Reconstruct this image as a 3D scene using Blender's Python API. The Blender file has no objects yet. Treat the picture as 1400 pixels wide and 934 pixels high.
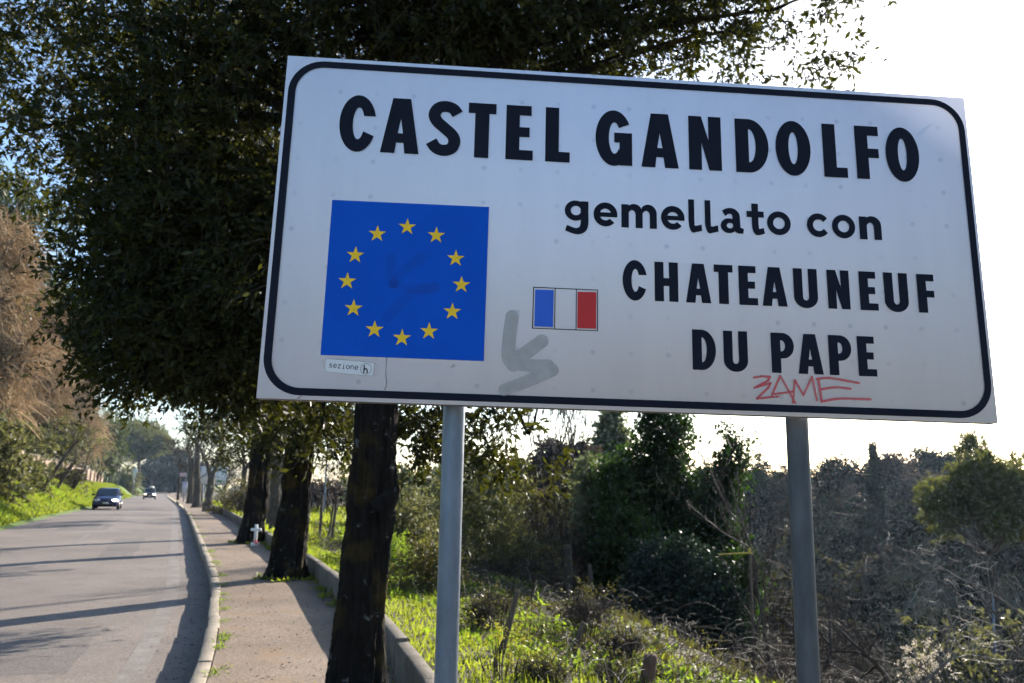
import bpy, math
import numpy as np
from mathutils import Matrix, Vector
from mathutils.geometry import tessellate_polygon

scene = bpy.context.scene
COL = scene.collection

# ------------------------------------------------------------------ camera
EYE = 1.65
FPX = 1100.0                                    # focal length for a 1400 px wide frame
RC = np.array([[0.99984, -0.017904, 0.0],
               [-0.003183, -0.177776, -0.984066],
               [0.017619, 0.983908, -0.177805]])
cam_d = bpy.data.cameras.new('camera')
cam = bpy.data.objects.new('camera', cam_d)
COL.objects.link(cam)
cam_d.sensor_width = 36.0
cam_d.lens = FPX / 1400.0 * 36.0
cam_d.clip_start = 0.05
cam_d.clip_end = 3000.0
cam_d.dof.use_dof = True
cam_d.dof.focus_distance = 2.2
cam_d.dof.aperture_fstop = 7.0
m4 = Matrix([list(r) + [0] for r in RC.tolist()] + [[0, 0, 0, 1]])
m4.translation = (0, 0, EYE)
cam.matrix_world = m4
scene.camera = cam

# ------------------------------------------------------------------ sun, sky, exposure
sun_v = RC @ np.array([634.0, 287.0, -1100.0])
sun_v /= np.linalg.norm(sun_v)
SUN_EL = math.asin(sun_v[2])
SUN_AZ = math.atan2(sun_v[0], sun_v[1])         # from +Y towards +X
world = bpy.data.worlds.new('World')
scene.world = world
world.use_nodes = True
wn = world.node_tree
wn.nodes.clear()
wo = wn.nodes.new('ShaderNodeOutputWorld')
wb = wn.nodes.new('ShaderNodeBackground')
sk = wn.nodes.new('ShaderNodeTexSky')
sk.sky_type = 'NISHITA'
sk.sun_disc = False
sk.sun_elevation = SUN_EL
sk.sun_rotation = SUN_AZ
sk.altitude = 300
sk.air_density = 1.0
sk.dust_density = 1.0
sk.ozone_density = 2.5
wb.inputs['Strength'].default_value = 0.105
wn.links.new(sk.outputs[0], wb.inputs[0])
wn.links.new(wb.outputs[0], wo.inputs[0])
sl = bpy.data.lights.new('sun', 'SUN')
sl.energy = 4.8
sl.angle = math.radians(0.5)
sl.color = (1.0, 0.92, 0.80)
so = bpy.data.objects.new('sun', sl)
COL.objects.link(so)
so.rotation_euler = Vector(sun_v).to_track_quat('Z', 'Y').to_euler()
so.location = (20, 20, 40)

scene.view_settings.view_transform = 'Standard'
scene.view_settings.look = 'None'
scene.view_settings.exposure = 1.5
scene.view_settings.gamma = 1.0
scene.view_settings.use_curve_mapping = False
scene.render.engine = 'CYCLES'
scene.cycles.use_denoising = True
scene.cycles.max_bounces = 5
scene.cycles.diffuse_bounces = 2
scene.cycles.glossy_bounces = 2
scene.cycles.transmission_bounces = 3
scene.cycles.transparent_max_bounces = 6
scene.cycles.volume_bounces = 0
scene.cycles.use_adaptive_sampling = True
scene.cycles.adaptive_threshold = 0.03
scene.cycles.use_light_tree = False

# ------------------------------------------------------------------ small helpers
UP = np.array([0, 0, 1.0])

def P(px, py, Y):
    """point at forward distance Y seen at photo pixel (px, py)"""
    r = RC @ np.array([(px - 700) / FPX, -(py - 467) / FPX, -1.0])
    k = Y / r[1]
    return np.array([r[0] * k, Y, EYE + r[2] * k])

def nrm(a):
    return a / np.maximum(np.linalg.norm(a, axis=-1, keepdims=True), 1e-9)

def sstep(a, b, x):
    t = np.clip((np.asarray(x, float) - a) / (b - a), 0, 1)
    return t * t * (3 - 2 * t)

class Acc:
    def __init__(self):
        self.v = []; self.f = []; self.n = 0
    def add(self, v, f):
        v = np.asarray(v, float).reshape(-1, 3); f = np.asarray(f, int)
        self.v.append(v); self.f.append(f + self.n); self.n += len(v)
        return self
    def box(self, c, s, M=None):
        x, y, z = np.array(s) / 2.0
        v = np.array([[-x,-y,-z],[x,-y,-z],[x,y,-z],[-x,y,-z],[-x,-y,z],[x,-y,z],[x,y,z],[-x,y,z]])
        if M is not None: v = v @ np.asarray(M).T
        return self.add(v + np.array(c), [[0,3,2,1],[4,5,6,7],[0,1,5,4],[1,2,6,5],[2,3,7,6],[3,0,4,7]])
    def poly(self, pts):
        self.add(pts, [list(range(len(pts)))]); return self
    def mesh(self, name, smooth=False):
        me = bpy.data.meshes.new(name)
        if not self.v: return me
        V = np.concatenate(self.v)
        loops = np.concatenate([f.ravel() for f in self.f])
        sizes = np.concatenate([np.full(len(f), f.shape[1]) for f in self.f])
        starts = np.concatenate([[0], np.cumsum(sizes)[:-1]])
        me.vertices.add(len(V)); me.vertices.foreach_set('co', V.ravel())
        me.loops.add(len(loops)); me.loops.foreach_set('vertex_index', loops.astype(np.int32))
        me.polygons.add(len(sizes)); me.polygons.foreach_set('loop_start', starts.astype(np.int32))
        me.polygons.foreach_set('loop_total', sizes.astype(np.int32))
        if smooth:
            me.polygons.foreach_set('use_smooth', np.ones(len(sizes), bool))
        me.update(calc_edges=True)
        return me

def put(name, acc, mat, parent=None, smooth=False, local=False, me=None):
    """link ONE mesh object; world coordinates unless local, shifted to the parent's base"""
    if me is None:
        if parent is not None and not local and acc.v:
            off = np.array(parent_loc(parent))
            acc.v = [v - off for v in acc.v]
        me = acc.mesh(name, smooth)
        me.materials.append(mat)
    o = bpy.data.objects.new(name, me)
    COL.objects.link(o)
    if parent is not None: o.parent = parent
    return o

def parent_loc(o):
    l = np.array(o.location)
    while o.parent is not None:
        o = o.parent; l = l + np.array(o.location)
    return l

def tag(o, label=None, cat=None, group=None, kind=None):
    if label: o['label'] = label
    if cat: o['category'] = cat
    if group: o['group'] = group
    if kind: o['kind'] = kind
    return o

def thing(name, label, cat, loc=(0, 0, 0), group=None):
    o = bpy.data.objects.new(name, None)
    o.empty_display_size = 0.2
    COL.objects.link(o)
    o.location = [float(c) for c in loc]
    return tag(o, label, cat, group)

def tubes(Pp, R, sides=4, cap=False):
    """many tapered tubes at once. Pp (N,K,3), R (N,K)"""
    Pp = np.asarray(Pp, float); R = np.asarray(R, float)
    N, K, _ = Pp.shape
    T = np.empty_like(Pp)
    T[:, 1:-1] = Pp[:, 2:] - Pp[:, :-2]; T[:, 0] = Pp[:, 1] - Pp[:, 0]; T[:, -1] = Pp[:, -1] - Pp[:, -2]
    T = nrm(T)
    ref = np.where(np.abs(T[:, :1, 2:3]) > 0.85, np.array([1.0, 0, 0]), np.array([0, 0, 1.0]))
    ref = np.repeat(ref, K, axis=1)
    A = nrm(np.cross(T, ref)); B = np.cross(T, A)
    an = np.linspace(0, 2 * np.pi, sides, endpoint=False)
    V = Pp[:, :, None, :] + R[:, :, None, None] * (A[:, :, None, :] * np.cos(an)[None, None, :, None] + B[:, :, None, :] * np.sin(an)[None, None, :, None])
    idx = np.arange(N * K * sides).reshape(N, K, sides)
    a = idx[:, :-1, :]; b = np.roll(idx, -1, axis=2)[:, :-1, :]
    c = np.roll(idx, -1, axis=2)[:, 1:, :]; d = idx[:, 1:, :]
    return V.reshape(-1, 3), np.stack([a, b, c, d], -1).reshape(-1, 4)

def leafv(c, d, n, L, W, fold=0.22, mid=0.45):
    """folded two-triangle leaves: c base (N,3), d direction, n normal, L length, W width"""
    d = nrm(d); s = nrm(np.cross(d, n)); n = np.cross(s, d)
    L = np.broadcast_to(np.asarray(L, float), (len(c),))[:, None]; W = np.broadcast_to(np.asarray(W, float), (len(c),))[:, None]
    v0 = c; v2 = c + d * L
    m = c + d * L * mid + n * W * fold
    V = np.stack([v0, m + s * W * .5, v2, m - s * W * .5], 1).reshape(-1, 3)
    b = np.arange(len(c))[:, None] * 4
    F = np.concatenate([b + np.array([0, 1, 2]), b + np.array([0, 2, 3])], 1).reshape(-1, 3)
    return V, F

def rdir(rng, n):
    return nrm(rng.normal(size=(n, 3)))

def grow(rng, start, dirn, length, rad, levels, nchild, K=6, wob=0.14, spread=0.8, ratio=0.62, up=0.1, tmin=0.3, rr=0.55, tip=0.25):
    """branching skeleton, a list of (points (N,K,3), radii (N,K)) for each level"""
    start = np.atleast_2d(start); dirn = nrm(np.atleast_2d(np.asarray(dirn, float)))
    length = np.atleast_1d(length).astype(float); rad = np.atleast_1d(rad).astype(float)
    out = []
    for lv in range(levels):
        N = len(start)
        pts = np.zeros((N, K, 3)); pts[:, 0] = start
        d = dirn.copy()
        for k in range(1, K):
            d = nrm(d + rng.normal(size=(N, 3)) * wob + UP * up * 0.3)
            pts[:, k] = pts[:, k - 1] + d * (length / (K - 1))[:, None]
        R = rad[:, None] * np.linspace(1, tip, K)[None, :]
        out.append((pts, R))
        if lv == levels - 1: break
        nc = nchild[lv] if isinstance(nchild, (list, tuple)) else nchild
        pi = np.repeat(np.arange(N), nc)
        t = tmin + (1 - tmin) * rng.random(len(pi))
        kf = t * (K - 1); k0 = np.minimum(kf.astype(int), K - 2); fr = (kf - k0)[:, None]
        start = pts[pi, k0] * (1 - fr) + pts[pi, k0 + 1] * fr
        tg = nrm(pts[pi, k0 + 1] - pts[pi, k0])
        dirn = nrm(tg * 0.7 + rdir(rng, len(pi)) * spread + UP * up)
        length = length[pi] * ratio * (0.6 + 0.7 * rng.random(len(pi))) * (1.15 - 0.5 * t)
        rad = np.maximum(R[pi, k0] * rr, 0.002)
    return out

def twig_leaves(rng, base, dirn, length, n, L, droop=0.15, wl=0.42, upn=0.5, jitter=0.03):
    N = len(base)
    t = (np.linspace(0.08, 1, n)[None, :] + rng.normal(size=(N, n)) * 0.05)
    pos = base[:, None, :] + dirn[:, None, :] * (length[:, None] * t)[..., None]
    pos[..., 2] -= droop * (length[:, None] * t) ** 2 / np.maximum(length[:, None], .01)
    pos += rng.normal(size=pos.shape) * jitter
    d = nrm(dirn[:, None, :] * 0.7 + rdir(rng, N * n).reshape(N, n, 3) * 0.95 - UP * 0.1)
    nn = nrm(rdir(rng, N * n).reshape(N, n, 3) + UP * upn)
    ln = L * (0.55 + 0.85 * rng.random(N * n) ** 1.5)
    return leafv(pos.reshape(-1, 3), d.reshape(-1, 3), nn.reshape(-1, 3), ln, ln * wl)

def in_blobs(rng, blobs, n, shell=2.2):
    """random points in a union of ellipsoids [(centre, radii, weight)]"""
    w = np.array([b[2] for b in blobs], float); w /= w.sum()
    k = rng.choice(len(blobs), n, p=w)
    u = rdir(rng, n) * (rng.random(n) ** (1 / shell))[:, None]
    C = np.array([b[0] for b in blobs])[k]; S = np.array([b[1] for b in blobs])[k]
    return C + u * S, u

# ------------------------------------------------------------------ procedural materials
def new_mat(name):
    m = bpy.data.materials.new(name); m.use_nodes = True
    nt = m.node_tree; nt.nodes.clear()
    out = nt.nodes.new('ShaderNodeOutputMaterial')
    bs = nt.nodes.new('ShaderNodeBsdfPrincipled')
    nt.links.new(bs.outputs[0], out.inputs[0])
    return m, nt, bs, out

def N_(nt, t, **kw):
    n = nt.nodes.new(t)
    for k, v in kw.items():
        if k in n.inputs.keys(): n.inputs[k].default_value = v
        else: setattr(n, k, v)
    return n

def ramp(nt, src, stops):
    r = nt.nodes.new('ShaderNodeValToRGB')
    e = r.color_ramp.elements
    while len(e) < len(stops): e.new(0.5)
    for i, (p, c) in enumerate(stops):
        e[i].position = p; e[i].color = (*c, 1) if len(c) == 3 else c
    nt.links.new(src, r.inputs[0])
    return r

def noise_mat(name, stops, scale=5.0, rough=0.85, bump=0.0, bscale=None, stretch=None, metal=0.0, spec=0.3, detail=6.0, fine=None, world_co=False):
    m, nt, bs, out = new_mat(name)
    tc = N_(nt, 'ShaderNodeTexCoord'); mp = N_(nt, 'ShaderNodeMapping')
    nt.links.new(N_(nt, 'ShaderNodeNewGeometry').outputs['Position'] if world_co else tc.outputs['Object'], mp.inputs[0])
    if stretch: mp.inputs['Scale'].default_value = stretch
    no = N_(nt, 'ShaderNodeTexNoise', Scale=scale, Detail=detail, Roughness=0.6)
    nt.links.new(mp.outputs[0], no.inputs['Vector'])
    r = ramp(nt, no.outputs[0], stops)
    col = r.outputs[0]
    if fine:
        n2 = N_(nt, 'ShaderNodeTexNoise', Scale=fine[0], Detail=3.0)
        nt.links.new(mp.outputs[0], n2.inputs['Vector'])
        mx = N_(nt, 'ShaderNodeMix', data_type='RGBA', blend_type='OVERLAY')
        mx.inputs['Factor'].default_value = fine[1]
        nt.links.new(col, mx.inputs[6]); nt.links.new(n2.outputs[0], mx.inputs[7])
        col = mx.outputs[2]
    nt.links.new(col, bs.inputs['Base Color'])
    bs.inputs['Roughness'].default_value = rough
    bs.inputs['Metallic'].default_value = metal
    bs.inputs['Specular IOR Level'].default_value = spec
    if bump:
        nb = N_(nt, 'ShaderNodeTexNoise', Scale=bscale or scale * 6, Detail=5.0)
        nt.links.new(mp.outputs[0], nb.inputs['Vector'])
        b = N_(nt, 'ShaderNodeBump', Strength=bump, Distance=0.02)
        nt.links.new(nb.outputs[0], b.inputs['Height']); nt.links.new(b.outputs[0], bs.inputs['Normal'])
    return m

def plain(name, c, rough=0.6, metal=0.0, spec=0.4, var=0.12, scale=9.0):
    lo = tuple(max(0, x * (1 - var)) for x in c); hi = tuple(min(1, x * (1 + var)) for x in c)
    return noise_mat(name, [(0.3, lo), (0.7, hi)], scale, rough, metal=metal, spec=spec)

def leaf_mat(name, stops, trans=(0.10, 0.14, 0.02), tf=0.35, rough=0.5, spec=0.22, vary=None):
    m, nt, bs, out = new_mat(name)
    g = N_(nt, 'ShaderNodeNewGeometry')
    r = ramp(nt, g.outputs['Random Per Island'], stops)
    col = r.outputs[0]
    if vary:                                       # whole trees of another kind, by place
        no = N_(nt, 'ShaderNodeTexNoise', Scale=vary[0], Detail=1.5); nt.links.new(g.outputs['Position'], no.inputs['Vector'])
        rv = ramp(nt, no.outputs[0], [(.42, vary[1]), (.5, vary[2]), (.6, vary[3])])
        mv = N_(nt, 'ShaderNodeMix', data_type='RGBA', blend_type='MULTIPLY'); mv.inputs[0].default_value = 1
        nt.links.new(col, mv.inputs[6]); nt.links.new(rv.outputs[0], mv.inputs[7]); col = mv.outputs[2]
    nt.links.new(col, bs.inputs['Base Color'])
    bs.inputs['Roughness'].default_value = rough
    bs.inputs['Specular IOR Level'].default_value = spec
    tr = N_(nt, 'ShaderNodeBsdfTranslucent'); tr.inputs[0].default_value = (*trans, 1)
    mx = N_(nt, 'ShaderNodeMixShader'); mx.inputs[0].default_value = tf
    nt.links.new(bs.outputs[0], mx.inputs[1]); nt.links.new(tr.outputs[0], mx.inputs[2])
    nt.links.new(mx.outputs[0], out.inputs[0])
    return m

def emit_mat(name, c, s):
    m, nt, bs, out = new_mat(name)
    bs.inputs['Base Color'].default_value = (*c, 1)
    bs.inputs['Emission Color'].default_value = (*c, 1); bs.inputs['Emission Strength'].default_value = s
    return m

M = {}
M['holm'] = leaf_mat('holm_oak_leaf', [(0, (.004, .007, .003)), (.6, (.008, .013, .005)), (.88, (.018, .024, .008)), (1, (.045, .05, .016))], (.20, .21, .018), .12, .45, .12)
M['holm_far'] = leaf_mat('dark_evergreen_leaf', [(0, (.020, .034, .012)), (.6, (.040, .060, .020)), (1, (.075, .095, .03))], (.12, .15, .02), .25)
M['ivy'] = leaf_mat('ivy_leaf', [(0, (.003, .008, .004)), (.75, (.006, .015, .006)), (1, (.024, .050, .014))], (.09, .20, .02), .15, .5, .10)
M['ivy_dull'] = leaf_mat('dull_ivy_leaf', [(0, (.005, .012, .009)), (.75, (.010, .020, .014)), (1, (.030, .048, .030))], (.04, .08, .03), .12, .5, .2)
M['ivy_lit'] = leaf_mat('lit_ivy_leaf', [(0, (.006, .014, .005)), (.7, (.013, .030, .009)), (1, (.045, .08, .018))], (.11, .22, .02), .22, .45, .15)  # ivy copy with light on the thicket put into a brighter green
M['olive'] = leaf_mat('olive_shrub_leaf', [(0, (.050, .056, .026)), (.5, (.080, .086, .040)), (.85, (.12, .115, .055)), (1, (.19, .17, .09))], (.20, .20, .06), .35)
M['grey_leaf'] = leaf_mat('grey_green_leaf', [(0, (.06, .075, .045)), (.6, (.11, .125, .075)), (1, (.20, .21, .13))], (.22, .25, .10), .35)
M['bramble'] = leaf_mat('bramble_leaf', [(0, (.045, .040, .020)), (.4, (.060, .070, .024)), (.8, (.095, .090, .03)), (.93, (.17, .09, .03)), (1, (.18, .04, .02))], (.14, .13, .025), .3)
M['bright'] = leaf_mat('fresh_weed_leaf', [(0, (.06, .11, .018)), (.6, (.10, .17, .025)), (1, (.16, .22, .035))], (.30, .42, .03), .45)
M['grass'] = leaf_mat('grass_blade', [(0, (.055, .09, .018)), (.5, (.09, .135, .025)), (.85, (.14, .17, .035)), (1, (.24, .20, .08))], (.36, .42, .03), .48)
M['grass_bank'] = leaf_mat('bank_grass_blade', [(0, (.05, .085, .014)), (.5, (.09, .14, .02)), (.9, (.15, .19, .03)), (1, (.22, .20, .06))], (.34, .40, .03), .45)
M['yellow_leaf'] = leaf_mat('yellow_leaf', [(0, (.16, .16, .03)), (1, (.28, .25, .04))], (.34, .32, .04), .4)
M['pine'] = leaf_mat('pine_needle', [(0, (.022, .032, .014)), (.6, (.045, .058, .022)), (1, (.11, .115, .042))], (.20, .21, .035), .3)
M['cypress'] = leaf_mat('cypress_and_shaded_leaf', [(0, (.006, .013, .008)), (1, (.018, .030, .016))], (.03, .05, .02), .08)  # also darkens the road-end trees in place of canopy shade
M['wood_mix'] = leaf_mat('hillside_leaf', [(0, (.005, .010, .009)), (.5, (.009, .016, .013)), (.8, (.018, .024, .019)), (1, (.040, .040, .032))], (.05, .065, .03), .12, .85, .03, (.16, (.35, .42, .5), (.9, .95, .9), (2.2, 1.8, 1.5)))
M['bare_wood'] = leaf_mat('bare_wood_spray', [(0, (.045, .040, .037)), (1, (.12, .102, .09))], (.12, .09, .065), .18, .7, .1, (.2, (.6, .6, .65), (1, 1, 1), (1.3, 1.2, 1.1)))
M['straw'] = leaf_mat('dry_twig', [(0, (.24, .175, .11)), (.6, (.40, .30, .20)), (1, (.60, .49, .36))], (.60, .47, .32), .45, .7, .1, (.45, (.45, .42, .38), (.9, .9, .88), (1.35, 1.3, 1.2)))
M['twig'] = leaf_mat('grey_twig', [(0, (.022, .018, .016)), (.7, (.046, .036, .030)), (1, (.10, .078, .064))], (.05, .04, .03), .05, .7, .15)
M['pale_twig'] = leaf_mat('pale_twig', [(0, (.075, .062, .054)), (.8, (.15, .13, .115)), (1, (.38, .34, .30))], (.2, .18, .15), .08, .6, .25)
M['seed'] = leaf_mat('dry_seed_head', [(0, (.35, .30, .24)), (1, (.6, .54, .45))], (.6, .52, .4), .4)

def bark_mat(name, dark, light, moss, lich):
    m, nt, bs, out = new_mat(name)
    tc = N_(nt, 'ShaderNodeTexCoord'); mp = N_(nt, 'ShaderNodeMapping'); mp.inputs['Scale'].default_value = (1, 1, 0.22)
    nt.links.new(tc.outputs['Object'], mp.inputs[0])
    no = N_(nt, 'ShaderNodeTexNoise', Scale=26.0, Detail=8.0, Roughness=0.65)
    nt.links.new(mp.outputs[0], no.inputs['Vector'])
    r = ramp(nt, no.outputs[0], [(.35, dark), (.7, light)])
    n2 = N_(nt, 'ShaderNodeTexNoise', Scale=3.0, Detail=5.0); nt.links.new(tc.outputs['Object'], n2.inputs['Vector'])
    r2 = ramp(nt, n2.outputs[0], [(.52, (0, 0, 0)), (.66, (.8, .8, .8))])
    mx = N_(nt, 'ShaderNodeMix', data_type='RGBA')
    nt.links.new(r2.outputs[0], mx.inputs[0]); nt.links.new(r.outputs[0], mx.inputs[6]); mx.inputs[7].default_value = (*moss, 1)
    n3 = N_(nt, 'ShaderNodeTexNoise', Scale=8.0, Detail=9.0, Roughness=.7); nt.links.new(tc.outputs['Object'], n3.inputs['Vector'])
    r3 = ramp(nt, n3.outputs[0], [(.61, (0, 0, 0)), (.66, (.7, .7, .7))])
    mx2 = N_(nt, 'ShaderNodeMix', data_type='RGBA')
    nt.links.new(r3.outputs[0], mx2.inputs[0]); nt.links.new(mx.outputs[2], mx2.inputs[6]); mx2.inputs[7].default_value = (*lich, 1)
    nt.links.new(mx2.outputs[2], bs.inputs['Base Color'])
    bs.inputs['Roughness'].default_value = 0.95; bs.inputs['Specular IOR Level'].default_value = 0.15
    b = N_(nt, 'ShaderNodeBump', Strength=0.9, Distance=0.03)
    nt.links.new(no.outputs[0], b.inputs['Height']); nt.links.new(b.outputs[0], bs.inputs['Normal'])
    return m
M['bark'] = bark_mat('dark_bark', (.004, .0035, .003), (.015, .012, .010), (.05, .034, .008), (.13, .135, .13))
M['bark_grey'] = bark_mat('grey_bark', (.06, .05, .042), (.15, .125, .10), (.10, .09, .05), (.26, .25, .23))
M['bark_plain'] = noise_mat('plain_bark', [(.3, (.035, .028, .022)), (.7, (.10, .08, .065))], 12, .9, stretch=(1, 1, .25), bump=.5)
M['stake'] = noise_mat('weathered_stake_wood', [(.3, (.05, .038, .028)), (.7, (.14, .11, .085))], 14, .9, stretch=(1, 1, .2), bump=.5)
M['stake_red'] = noise_mat('reddish_stump_wood', [(.3, (.07, .04, .03)), (.7, (.17, .10, .07))], 14, .9, stretch=(1, 1, .2), bump=.5)

# ------------------------------------------------------------------ the road's course
_ky = np.array([-40, -20, -8, 0, 4.2, 7.09, 8.56, 11.62, 12.92, 14.99, 20.49, 31.2, 69, 200, 260, 330, 420.])
_kx = np.array([4.7, 1.8, 0.05, -1.05, -1.85, -2.61, -3.06, -4.11, -4.56, -5.33, -7.58, -11.95, -27.42, -83.5, -106.5, -124., -137.])
_yy = np.arange(-40, 420.01, 0.25)
_xx = np.interp(_yy, _ky, _kx)
_k = np.hanning(25); _k /= _k.sum()
_xx = np.convolve(np.pad(_xx, 12, mode='reflect', reflect_type='odd'), _k, mode='valid')
_sl = np.gradient(_xx, _yy)

def kerb_x(y): return np.interp(y, _yy, _xx)
def slope(y): return np.interp(y, _yy, _sl)
def dip(y):
    y = np.asarray(y, float)
    t = np.clip(y - 32, 0, 170)
    return -0.011 * np.where(t < 12, t * t / 24, t - 6)
def offs(d, y):
    """world x, y of the point d metres right of the kerb line, at the kerb's depth y"""
    s = slope(y); c = 1 / np.sqrt(1 + s * s)
    return kerb_x(y) + d * c, y - d * s * c
def dperp(x, y):
    s = slope(y)
    return (x - kerb_x(y)) / np.sqrt(1 + s * s)

PAVE_W = 1.70
WALL_T = 0.13
ROAD_W = 6.5
ROAD_Z = -0.15

def ground_z(x, y):
    x = np.asarray(x, float); y = np.asarray(y, float)
    d = dperp(x, y); dz = dip(y)
    s = np.maximum(d - PAVE_W - WALL_T, 0)
    right = 0.06 - 0.02 * s - 0.10 * np.minimum(s, 6) * (1 - 0.55 * sstep(26, 42, y)) + dz
    near = 1 - sstep(27, 44, y)
    right = right - near * 0.62 * np.maximum(s - 4.4, 0) * sstep(4.2, 6.5, s) * (s < 12) - near * 0.62 * 7.6 * (s >= 12)
    vx = x - 0.05 * y
    right = right - (13.0 - 4.0 * near * sstep(5, 12, s)) * sstep(1.5, 26, vx) * sstep(-6, 4, y)
    right = right + 17.0 * sstep(48, 118, 0.75 * y + 0.62 * x) * sstep(0, 30, x)
    right = right + 0.10 * np.sin(x * 1.7 + 0.6 * y) * np.sin(y * 1.3) * sstep(1, 4, s)
    l = np.maximum(-d - ROAD_W, 0)
    left = ROAD_Z + 0.05 + dz + 1.9 * sstep(0.0, 3.2, l) + 0.04 * np.minimum(l, 60) * sstep(3, 12, l) + 0.05 * np.sin(y * .9 + l) * sstep(.3, 1.5, l)
    far = 3.0 * sstep(250, 380, y)
    mid = ROAD_Z + dz - 0.5
    z = np.where(d > PAVE_W + 0.05, right, np.where(d < -ROAD_W + 0.02, left, mid))
    # ramps so the sheet dives under the pavement and the road
    return z + far * (np.abs(d) > 12)

def hit(px, py):
    """depth at which the line of sight through a photo pixel meets the ground"""
    Ys = np.arange(3.5, 70, .05)
    p = np.array([P(px, py, Y) for Y in Ys])
    below = p[:, 2] < ground_z(p[:, 0], p[:, 1])
    return float(Ys[np.argmax(below)]) if below.any() else 60.0
def left_Y(px, l):
    """depth of a spot l metres beyond the road's left edge seen at photo column px"""
    Ys = np.arange(12, 300, .25)
    x = (px - 700) / FPX * Ys * .985
    k = np.argmin(np.abs(dperp(x, Ys) + ROAD_W + l)); return float(Ys[k])

# ------------------------------------------------------------------ materials of the setting
def asphalt(name, c1, c2, patch, fleck=0.25, rough=.8):
    m, nt, bs, out = new_mat(name)
    g = N_(nt, 'ShaderNodeNewGeometry')
    n1 = N_(nt, 'ShaderNodeTexNoise', Scale=0.35, Detail=5.0, Roughness=.6); nt.links.new(g.outputs['Position'], n1.inputs['Vector'])
    r1 = ramp(nt, n1.outputs[0], [(.32, c1), (.68, c2)])
    n2 = N_(nt, 'ShaderNodeTexNoise', Scale=38.0, Detail=4.0, Roughness=.75); nt.links.new(g.outputs['Position'], n2.inputs['Vector'])
    mx = N_(nt, 'ShaderNodeMix', data_type='RGBA', blend_type='OVERLAY'); mx.inputs[0].default_value = fleck
    rs = ramp(nt, n2.outputs[0], [(.36, (.22, .22, .22)), (.64, (.78, .78, .78))])
    nt.links.new(r1.outputs[0], mx.inputs[6]); nt.links.new(rs.outputs[0], mx.inputs[7])
    n3 = N_(nt, 'ShaderNodeTexNoise', Scale=1.6, Detail=7.0, Roughness=.7); nt.links.new(g.outputs['Position'], n3.inputs['Vector'])
    r3 = ramp(nt, n3.outputs[0], [(.53, (0, 0, 0)), (.70, (.65, .65, .65))])
    mx2 = N_(nt, 'ShaderNodeMix', data_type='RGBA')
    nt.links.new(r3.outputs[0], mx2.inputs[0]); nt.links.new(mx.outputs[2], mx2.inputs[6]); mx2.inputs[7].default_value = (*patch, 1)
    v = N_(nt, 'ShaderNodeTexVoronoi', Scale=0.55); v.feature = 'DISTANCE_TO_EDGE'
    nw = N_(nt, 'ShaderNodeTexNoise', Scale=2.5, Detail=4.0); nt.links.new(g.outputs['Position'], nw.inputs['Vector'])
    ad = N_(nt, 'ShaderNodeMix', data_type='VECTOR'); ad.inputs[0].default_value = .25
    nt.links.new(g.outputs['Position'], ad.inputs[4]); nt.links.new(nw.outputs['Color'], ad.inputs[5])
    nt.links.new(ad.outputs[1], v.inputs['Vector'])
    rc = ramp(nt, v.outputs['Distance'], [(.0, (.6, .6, .6)), (.008, (1, 1, 1))])
    mx3 = N_(nt, 'ShaderNodeMix', data_type='RGBA', blend_type='MULTIPLY'); mx3.inputs[0].default_value = .3
    nt.links.new(mx2.outputs[2], mx3.inputs[6]); nt.links.new(rc.outputs[0], mx3.inputs[7])
    nt.links.new(mx3.outputs[2], bs.inputs['Base Color'])
    bs.inputs['Roughness'].default_value = rough; bs.inputs['Specular IOR Level'].default_value = .35
    b = N_(nt, 'ShaderNodeBump', Strength=.5, Distance=.012)
    nt.links.new(n2.outputs[0], b.inputs['Height']); nt.links.new(b.outputs[0], bs.inputs['Normal'])
    return m
M['road'] = asphalt('worn_asphalt', (.140, .116, .100), (.215, .176, .150), (.108, .092, .080), .6)
M['road_patch'] = asphalt('patched_asphalt', (.112, .096, .085), (.160, .136, .120), (.13, .112, .098), .7)
M['pave'] = asphalt('pavement_asphalt', (.125, .088, .062), (.270, .203, .150), (.24, .135, .045), .8)
M['kerb'] = noise_mat('kerb_stone', [(.3, (.20, .165, .13)), (.7, (.31, .265, .21))], 4, .9, .3, 40, fine=(30, .3), world_co=True)
M['concrete'] = noise_mat('mossy_concrete', [(.3, (.085, .070, .055)), (.6, (.165, .142, .113)), (.8, (.10, .085, .036))], 3.5, .92, .5, 45, fine=(30, .3), world_co=True)
M['paint'] = noise_mat('worn_road_paint', [(.40, (.172, .147, .129)), (.75, (.24, .22, .198))], 3, .8, fine=(45, .7))
M['soil'] = noise_mat('soil_and_litter', [(.3, (.050, .050, .022)), (.5, (.085, .075, .04)), (.7, (.12, .095, .06))], 1.4, .95, .8, 12, fine=(18, .5))
M['bank'] = noise_mat('grassy_soil', [(.3, (.07, .11, .02)), (.6, (.11, .16, .03)), (.8, (.13, .12, .05))], 1.2, .95, .8, 14, fine=(14, .4))

# ------------------------------------------------------------------ ground, road, pavement
def sheet(ds, ys, zf):
    ds = np.asarray(ds, float); ys = np.asarray(ys, float)
    D, Y = np.meshgrid(ds, ys)
    X, Yw = offs(D, Y)
    Z = zf(D, Y, X, Yw)
    V = np.stack([X, Yw, Z], -1).reshape(-1, 3)
    n, m = D.shape
    i = np.arange(n * m).reshape(n, m)
    F = np.stack([i[:-1, :-1], i[:-1, 1:], i[1:, 1:], i[1:, :-1]], -1).reshape(-1, 4)
    return Acc().add(V, F)

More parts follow.
